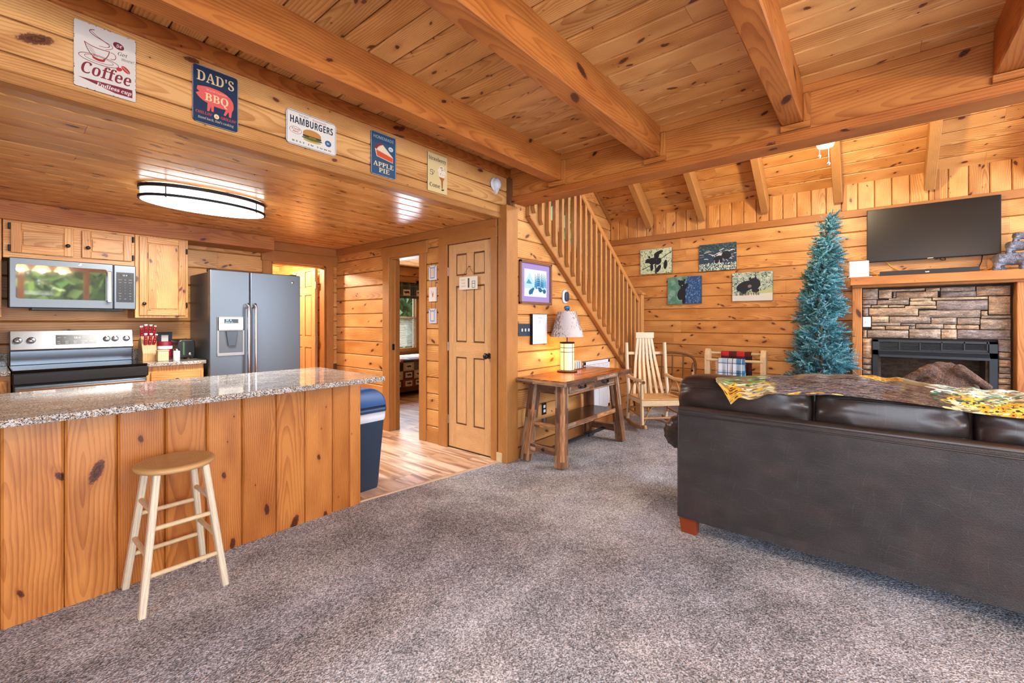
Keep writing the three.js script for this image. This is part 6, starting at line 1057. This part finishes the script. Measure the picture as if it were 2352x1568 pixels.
  [['canvas print of a black bear lying in a tree', 2.40, 2.906, 2.015, 2.405], ['canvas print of bears crossing a waterfall', 1.491, 1.993, 2.0, 2.388], ['canvas print of a bear cub climbing a tree trunk', 1.962, 2.461, 1.525, 1.938], ['canvas print of a large black bear in grass', 1.041, 1.542, 1.545, 1.942]].forEach(([lab, v0, v1, h0, h1], i) => {
    const k = 6.772 / 6.8, y = (h) => 1.27 + (h - 1.27) * k, t = thing('canvas_print', lab, 'picture', [6.78, y(h0), (v0 + v1) / 2 * k], { group: 'bear canvases on the fireplace wall' });
    obj('stretcher', bx(6.772, 6.799, y(h0), y(h1), v0 * k, v1 * k, 0.002), mat(0x3c4a48, 0.7), t);
    obj('print', new THREE.PlaneGeometry((v1 - v0) * k, y(h1) - y(h0)).rotateY(-Math.PI / 2).translate(6.7715, (y(h0) + y(h1)) / 2, -(v0 + v1) / 2 * k), mat(0xffffff, 0.6, { map: canvasTex(512, 410, art[i]) }), t);
  });
}
// ================================================================ sofa
{
  const t = thing('sofa', 'dark brown leather three seat sofa seen from behind', 'sofa', [3.1, 0, -0.2]);
  const V0 = -1.26, V1 = 0.905, UB = 2.66;
  const soft = (u0, u1, h0, h1, v0, v1, wr, e = 0.36) => {              // a stuffed leather cushion with pinched ends
    const g = new THREE.SphereGeometry(1, 96, 56).rotateX(Math.PI / 2), p = g.attributes.position, uv = g.attributes.uv, sp = (x, k) => Math.sign(x) * Math.pow(Math.abs(x), k);
    for (let i = 0; i < p.count; i++) {
      const th = Math.acos(Math.max(-1, Math.min(1, p.getZ(i)))), ph = Math.atan2(p.getY(i), p.getX(i)), s = sp(Math.sin(th), e * 0.55);
      let z = sp(Math.cos(th), e * 0.7), x = s * sp(Math.cos(ph), e * 1.15), y = s * sp(Math.sin(ph), e * 1.15);
      const end = Math.pow(Math.abs(z), 3), n = vn(z * 5 + 40 + y * 3 + u0, y * 9 + 40, 999, 999, 17) - 0.5, n2 = Math.sin((y * 2.1 + 0.35 * Math.sin(z * 4 + v0 * 9)) * 5.5 + x) * end, q = 1 + wr * (0.5 * n + 0.55 * n2);
      p.setXYZ(i, (u0 + u1) / 2 + x * (u1 - u0) / 2 * (q + 0.06 * (1 - z * z)), (h0 + h1) / 2 + y * (h1 - h0) / 2 * (1 + wr * 0.35 * n), -((v0 + v1) / 2 + z * (v1 - v0) / 2)); uv.setXY(i, p.getZ(i), p.getY(i) + p.getX(i));
    }
    g.computeVertexNormals(); return g;
  };
  obj('back_panel', slab(roundRect(V0, V1, 0.095, 0.735, 0.012), 'vh', UB, UB + 0.07, 0.006), M.leather, t);
  obj('back_rail', [rod(P(UB + 0.026, 0.738, V0), P(UB + 0.026, 0.738, V1 - 0.005), 0.024, 0.024, 16)], M.leatherSoft, t);
  obj('piping', [rod(P(UB + 0.001, 0.712, V0), P(UB + 0.001, 0.712, V1), 0.005, 0.005, 8)], M.leatherSoft, t);
  obj('piping', [rod(P(UB + 0.002, 0.10, V1 - 0.004), P(UB + 0.002, 0.72, V1 - 0.004), 0.005, 0.005, 8)], M.leatherSoft, t);
  obj('hem', [slab([[UB - 0.004, 0.095], [UB + 0.02, 0.095], [UB + 0.02, 0.17], [UB + 0.003, 0.18]], 'uh', V0, V1 - 0.12, 0.002)], M.leather, t);
  for (const [a, b, top] of [[0.248, 0.945, 0.945], [-0.335, 0.238, 0.945], [-0.93, -0.345, 0.94]]) { obj('back_cushion', soft(2.752, 3.02, 0.56, top - 0.012, a, b, 0.12, 0.5), M.leatherSoft, t); obj('cushion_piping', tube([P(2.80, top - 0.11, a + 0.010), P(2.765, top - 0.08, a + 0.10), P(2.758, top - 0.075, (a + b) / 2), P(2.765, top - 0.08, b - 0.10), P(2.80, top - 0.11, b - 0.010)], 0.005, 40, 6), M.leatherSoft, t); }
  for (const [v, s] of [[0.93, 1], [-1.27, -1]]) {
    const arm = lathe([[0, 0], [0.06, 0.0], [0.095, 0.02], [0.105, 0.06], [0.105, 0.74], [0.095, 0.79], [0.06, 0.81], [0, 0.81]], new THREE.Vector3(), 40), p = arm.attributes.position;
    for (let i = 0; i < p.count; i++) { const a = Math.atan2(p.getZ(i), p.getX(i)), k = 1 + 0.05 * Math.sin(a * 14) * Math.exp(-p.getY(i) * 8); p.setX(i, p.getX(i) * k); p.setZ(i, p.getZ(i) * k); }
    arm.computeVertexNormals(); arm.rotateZ(-Math.PI / 2).translate(2.715, 0.575, -v + s * 0.01); obj('arm_roll', arm, M.leatherSoft, t);
    obj('arm_panel', bx(2.70, 3.5, 0.095, 0.56, v - 0.075, v + 0.0 + (s > 0 ? -0.01 : 0.07), 0.01), M.leather, t);
  }
  obj('seat_base', bx(2.72, 3.46, 0.10, 0.36, -1.2, 0.85, 0.01), M.leather, t);
  for (const [a, b] of [[0.22, 0.83], [-0.42, 0.21], [-1.18, -0.43]]) obj('seat_cushion', soft(2.92, 3.5, 0.34, 0.52, a, b, 0.04, 0.3), M.leatherSoft, t);
  for (const [u, v] of [[2.69, 0.86], [3.44, 0.86], [2.69, -1.2], [3.44, -1.2]]) obj('foot', slab([[v - 0.055, 0.1], [v + 0.045, 0.1], [v + 0.03, 0], [v - 0.055, 0]], 'vh', u - 0.01, u + 0.06, 0.004), mat(0x7c3312, 0.3), t);
  // throw along the top of the back cushions
  const b = thing('throw_blanket', 'sunflower and bear printed fleece throw along the sofa back', 'blanket', [2.8, 0.85, 0.1]);
  const lo = [[1649, 876], [1658, 890], [1680, 928], [1698, 912], [1722, 917], [1742, 914], [1764, 904], [1800, 906], [1850, 908], [1900, 906], [1960, 910], [2060, 921], [2150, 934], [2228, 947], [2300, 955], [2352, 960], [2420, 966]], hi = [[1649, 868], [1680, 866], [1740, 864], [1800, 862], [1900, 861], [2000, 863], [2060, 868], [2110, 880], [2200, 892], [2300, 899], [2352, 902], [2420, 908]];
  const lerpL = (L, x) => { for (let i = 0; i < L.length - 1; i++) if (x <= L[i + 1][0]) return mix(L[i][1], L[i + 1][1], (x - L[i][0]) / (L[i + 1][0] - L[i][0])); return L[L.length - 1][1]; };
  const ns = 150, nt = 26, pos = [], uv = [], idx = [];
  for (const layer of [0, 1]) for (let i = 0; i <= ns; i++) for (let j = 0; j <= nt; j++) {
    const x = mix(1649, 2420, i / ns), a = onU(x, lerpL(lo, x), 2.708), c = onU(x, lerpL(hi, x), 2.835), tt = j / nt, ff = vn(i * 0.16, j * 0.10 + i * 0.03, 999, 999, 77) - 0.5, f2 = Math.sin(j * 0.75 + i * 0.11) * 0.006;
    let u, h, v; if (tt < 0.62) { const k = tt / 0.62, e = Math.sin(k * Math.PI / 2); u = mix(a.u, c.u, 1 - Math.cos(k * Math.PI / 2)); h = mix(a.h, c.h, e); v = mix(a.v, c.v, k); } else { const k = (tt - 0.62) / 0.38; u = mix(c.u, 3.02, k); h = c.h - 0.07 * k * k; v = c.v; }
    u -= (layer ? -0.006 : 0.006) + 0.045 * ff * Math.min(1, tt * 4) + f2 * 1.6; h += (layer ? -0.006 : 0.006) * tt + 0.022 * ff * sm(0.1, 0.5, tt);
    pos.push(u, h, -v); uv.push(i / ns, 1 - Math.min(1, tt * 1.5));
  }
  const row = nt + 1, N = row * (ns + 1); for (let k = 0; k < 2; k++) for (let i = 0; i < ns; i++) for (let j = 0; j < nt; j++) { const q = k * N + i * row + j; k ? idx.push(q, q + 1, q + row, q + 1, q + row + 1, q + row) : idx.push(q, q + row, q + 1, q + 1, q + row, q + row + 1); }
  const seam = (p, q) => idx.push(p, q, p + N, q, q + N, p + N); for (let i = 0; i < ns; i++) { seam(i * row, (i + 1) * row); seam((i + 1) * row + nt, i * row + nt); } for (let j = 0; j < nt; j++) { seam(j + 1, j); seam(ns * row + j, ns * row + j + 1); }
  const g = new THREE.BufferGeometry(); g.setAttribute('position', new THREE.Float32BufferAttribute(pos, 3)); g.setAttribute('uv', new THREE.Float32BufferAttribute(uv, 2)); g.setIndex(idx); g.computeVertexNormals();
  const bt = canvasTex(2048, 512, (q) => {
    q.fillStyle = '#8a7a58'; q.fillRect(0, 0, 2048, 512);
    const flower = (x, y, s) => { q.fillStyle = pick(['#d8a42a', '#e6bc48', '#c88a20']); for (let i = 0; i < 12; i++) { q.beginPath(); q.ellipse(x + Math.cos(i * 0.524) * s * 0.7, y + Math.sin(i * 0.524) * s * 0.7, s * 0.5, s * 0.2, i * 0.524, 0, 7); q.fill(); } q.fillStyle = '#4a2e18'; q.beginPath(); q.arc(x, y, s * 0.34, 0, 7); q.fill(); };
    const spot = (n, cols, x0, x1, y0, y1, a, b) => { for (let i = 0; i < n; i++) { q.fillStyle = pick(cols); q.beginPath(); q.ellipse(rr(x0, x1), rr(y0, y1), rr(a, b), rr(a / 3, b / 3), rr(-0.5, 0.5), 0, 7); q.fill(); } };
    const furP = (x0, x1, y0, y1, cols) => { for (let i = 0; i < (x1 - x0) * (y1 - y0) / 90; i++) { q.strokeStyle = pick(cols); q.lineWidth = rr(2, 6); const x = rr(x0, x1 - 50), y = rr(y0, y1); q.beginPath(); q.moveTo(x, y); q.quadraticCurveTo(x + 20, y + rr(-8, 8), x + rr(36, 70), y + rr(-14, 14)); q.stroke(); } };
    const G = ['#5a9a58', '#8cc07c', '#3c6c48', '#cfe0b8', '#2c4a3c'], F1 = ['#3c3230', '#54484a', '#2a2832', '#6c5c58', '#484658', '#8a7c78', '#a09490'], F2 = ['#4a3a32', '#6a5448', '#32282a', '#84705e', '#5c4232', '#7c6048'];
    spot(60, ['#e2cf8e', '#d8a42a', '#c8b878'], 0, 330, 0, 260, 20, 60); spot(110, G, 0, 460, 210, 512, 10, 46); for (let i = 0; i < 7; i++) flower(rr(30, 190), rr(20, 230), rr(26, 44)); spot(40, ['#8a8a90', '#c8c4b8', '#4a4a4c', '#e4dfd2'], 170, 340, 40, 230, 8, 26); spot(18, ['#8a4a1c', '#5a321a'], 40, 180, 20, 180, 6, 26);
    furP(290, 480, 250, 512, F1); furP(340, 1130, 0, 340, F1); furP(520, 900, 330, 450, F1); furP(1000, 1480, 0, 170, F2); furP(1130, 1400, 170, 320, F2);
    for (let i = 0; i < 26; i++) flower(rr(880, 1130), rr(340, 510), rr(18, 34)); spot(26, ['#2c4a48', '#26403c'], 860, 1160, 330, 512, 5, 16); spot(9, ['#e8d480', '#d8a42a', '#c88a20'], 420, 780, 6, 40, 16, 50);
    spot(90, ['#e6d490', '#d8b448', '#e8e4c0'], 1400, 2048, 0, 300, 20, 70); for (let i = 0; i < 22; i++) flower(rr(1400, 2048), rr(10, 210), rr(22, 44)); spot(120, ['#cfe2dc', '#e8f0ec', '#9cc4b4', '#f0f2e8'], 1300, 2048, 250, 512, 14, 70); spot(150, ['#3c6c58', '#2c4a48', '#26403c', '#4a8a6c'], 1300, 2048, 120, 512, 5, 34); spot(60, ['#d8a42a', '#e6bc48'], 1450, 2048, 100, 420, 6, 30); spot(30, ['#1f2c2c', '#26403c'], 1420, 2048, 10, 220, 6, 22);
  });
  obj('cloth', g, mat(0xffffff, 0.95, { map: bt, side: THREE.DoubleSide }), b);
}
// ================================================================ plush seat before the fireplace
{
  const t = thing('plush_seat', 'brown furry bear shaped plush seat in front of fireplace', 'plush seat', [6.0, 0, -0.53]), C = [6.0, -0.53];
  const f = (x, y, z) => { let d = (Math.hypot(x / 0.25, (y - 0.42) / 0.445, z / 0.285) - 1) * 0.25; d = Math.min(d, cap([x, y, z], [-0.13, 0.79, -0.10], [-0.15, 0.675, -0.285], 0.055, 0.03)); d = Math.min(d, cap([x, y, z], [-0.13, 0.80, 0.10], [-0.15, 0.66, 0.285], 0.055, 0.03)); return d + 0.012 * (vn(x * 26 + 50, y * 26 + z * 26 + 50, 999, 999, 4) - 0.5); };
  obj('body', blob(f, [-0.34, -0.03, -0.42], [0.34, 0.92, 0.42], 64).translate(C[0], 0, -C[1]), M.fur, t);
}
// ================================================================ ceiling fan, chandelier
{
  const t = thing('ceiling_fan', 'white ceiling fan with lit globe and two pull chains', 'fan', [5.0, 4.2, 0.34]), c = [5.0, 0.34];
  obj('canopy', lathe([[0, 4.34], [0.07, 4.32], [0.07, 4.26], [0.02, 4.22], [0, 4.22]], P(c[0], 0, c[1])), M.white, t); obj('downrod', rod(P(c[0], 3.3, c[1]), P(c[0], 4.24, c[1]), 0.013), M.white, t);
  obj('motor', lathe([[0, 3.34], [0.06, 3.33], [0.13, 3.27], [0.13, 3.17], [0.07, 3.11], [0.05, 3.04], [0, 3.04]], P(c[0], 0, c[1])), M.white, t);
  for (let i = 0; i < 5; i++) { const a = i * 1.2566 + 0.3, d = new THREE.Vector3(Math.cos(a), 0, Math.sin(a)), o = P(c[0], 3.2, c[1]); obj('blade', bar(o.clone().addScaledVector(d, 0.16), o.clone().addScaledVector(d, 0.66), 0.14, 0.008, new THREE.Vector3(0, 1, 0.15)), M.white, t); }
  obj('globe', lathe([[0.05, 3.05], [0.085, 3.02], [0.085, 2.95], [0.06, 2.885], [0, 2.865]], P(c[0], 0, c[1]), 28), mat(0xfff4e0, 0.4, { emissive: 0xfff0d8, emissiveIntensity: 1.6 }), t, 'glowing frosted globe');
  for (const [d, l] of [[0.04, 2.80], [-0.03, 2.72]]) { obj('pull_chain', rod(P(c[0] - 0.06, 3.04, c[1] + d), P(c[0] - 0.06, l, c[1] + d), 0.003), M.white, t); obj('chain_bob', ball(P(c[0] - 0.06, l - 0.012, c[1] + d), 0.012, 0.016, 0.012), M.white, t); }
  lamp(0xffe2b4, 7, P(c[0], 2.95, c[1]), 4);
  const k = thing('chandelier', 'three bowl dining chandelier behind the camera', 'chandelier', [0.68, HC, -1.2]);
  obj('rod', rod(P(0.68, 2.25, -1.2), P(0.68, 2.64, -1.2), 0.01), M.darkMetal, k); obj('arm', rod(P(0.40, 2.27, -1.2), P(0.96, 2.27, -1.2), 0.01), M.darkMetal, k);
  for (const u of [0.42, 0.68, 0.94]) { obj('shade', lathe([[0.03, 0.10], [0.07, 0.085], [0.11, 0.0], [0.105, 0.0], [0.066, 0.08], [0.03, 0.095]], P(u, 2.15, -1.2), 24), mat(0xffe6c8, 0.5, { emissive: 0xffc890, emissiveIntensity: 1.2 }), k); obj('bulb', ball(P(u, 2.18, -1.2), 0.03), mat(0xffffff, 0.5, { emissive: 0xffe8c8, emissiveIntensity: 4 }), k); lamp(0xffdcb0, 1.6, P(u, 2.18, -1.2), 2); }
}
// ================================================================ outdoors
{
  const g = struct('ground', 'green lawn outside the cabin windows', 'ground', [0, -0.6, 0]); obj('lawn', [bx(-30, 30, -0.8, -0.6, -30, -3.4, 0), bx(-30, 30, -0.8, -0.6, 7.6, 30, 0), bx(7.3, 30, -0.8, -0.6, -3.4, 7.6, 0), bx(-30, -2.6, -0.8, -0.6, -3.4, 7.6, 0)], mat(0x5a7a3c, 0.95), g);
  const leafG = new THREE.PlaneGeometry(0.22, 0.13), pals = [[[0.10, 0.26, 0.04], [0.3, 0.5, 0.08], [0.5, 0.66, 0.2]], [[0.05, 0.16, 0.05], [0.12, 0.3, 0.1], [0.3, 0.5, 0.3]]];
  const tree = (label, u, v, r, h, pal) => {
    const t = thing('leafy_tree', label, 'tree', [u, -0.6, v]); obj('trunk', rod(P(u, -0.6, v), P(u + 0.1, h, v), 0.16, 0.08), M.twigDark, t);
    const n = 1100, im = new THREE.InstancedMesh(leafG, mat(0xffffff, 0.8, { side: THREE.DoubleSide }), n), m = new THREE.Matrix4(), q = new THREE.Quaternion(), e = new THREE.Euler(), cc = new THREE.Color();
    for (let i = 0; i < n; i++) { const a = rr(0, 6.283), b = Math.acos(rr(-1, 1)), k = r * Math.cbrt(rr(0.25, 1)); e.set(rr(0, 6), rr(0, 6), rr(0, 6)); q.setFromEuler(e); const s = rr(0.9, 2.2); m.compose(P(u + k * Math.sin(b) * Math.cos(a), h + k * 0.9 * Math.cos(b), v + k * Math.sin(b) * Math.sin(a)), q, new THREE.Vector3(s, s, s)); im.setMatrixAt(i, m); cc.setRGB(...pick(pal)); im.setColorAt(i, cc); }
    im.name = 'foliage'; im.userData.kind = 'stuff'; im.castShadow = true; im.position.sub(bases.get(t)); t.add(im);
  };
  tree('leafy tree mirrored in the microwave door', 0.5, -7.4, 2.1, 2.2, pals[0]); tree('broad leafy tree behind the sliding doors', 3.0, -8.0, 2.2, 2.0, pals[0]); tree('bright leafy tree outside the glass doors', -2.0, -8.0, 2.2, 2.0, pals[0]);
  tree('dark tree outside the bedroom window', 6.9, 10.2, 1.5, 1.7, pals[1]); tree('dark tree outside the stairwell window', 8.6, 6.0, 2.0, 4.2, pals[1]);
}
renderer.render(scene, camera);
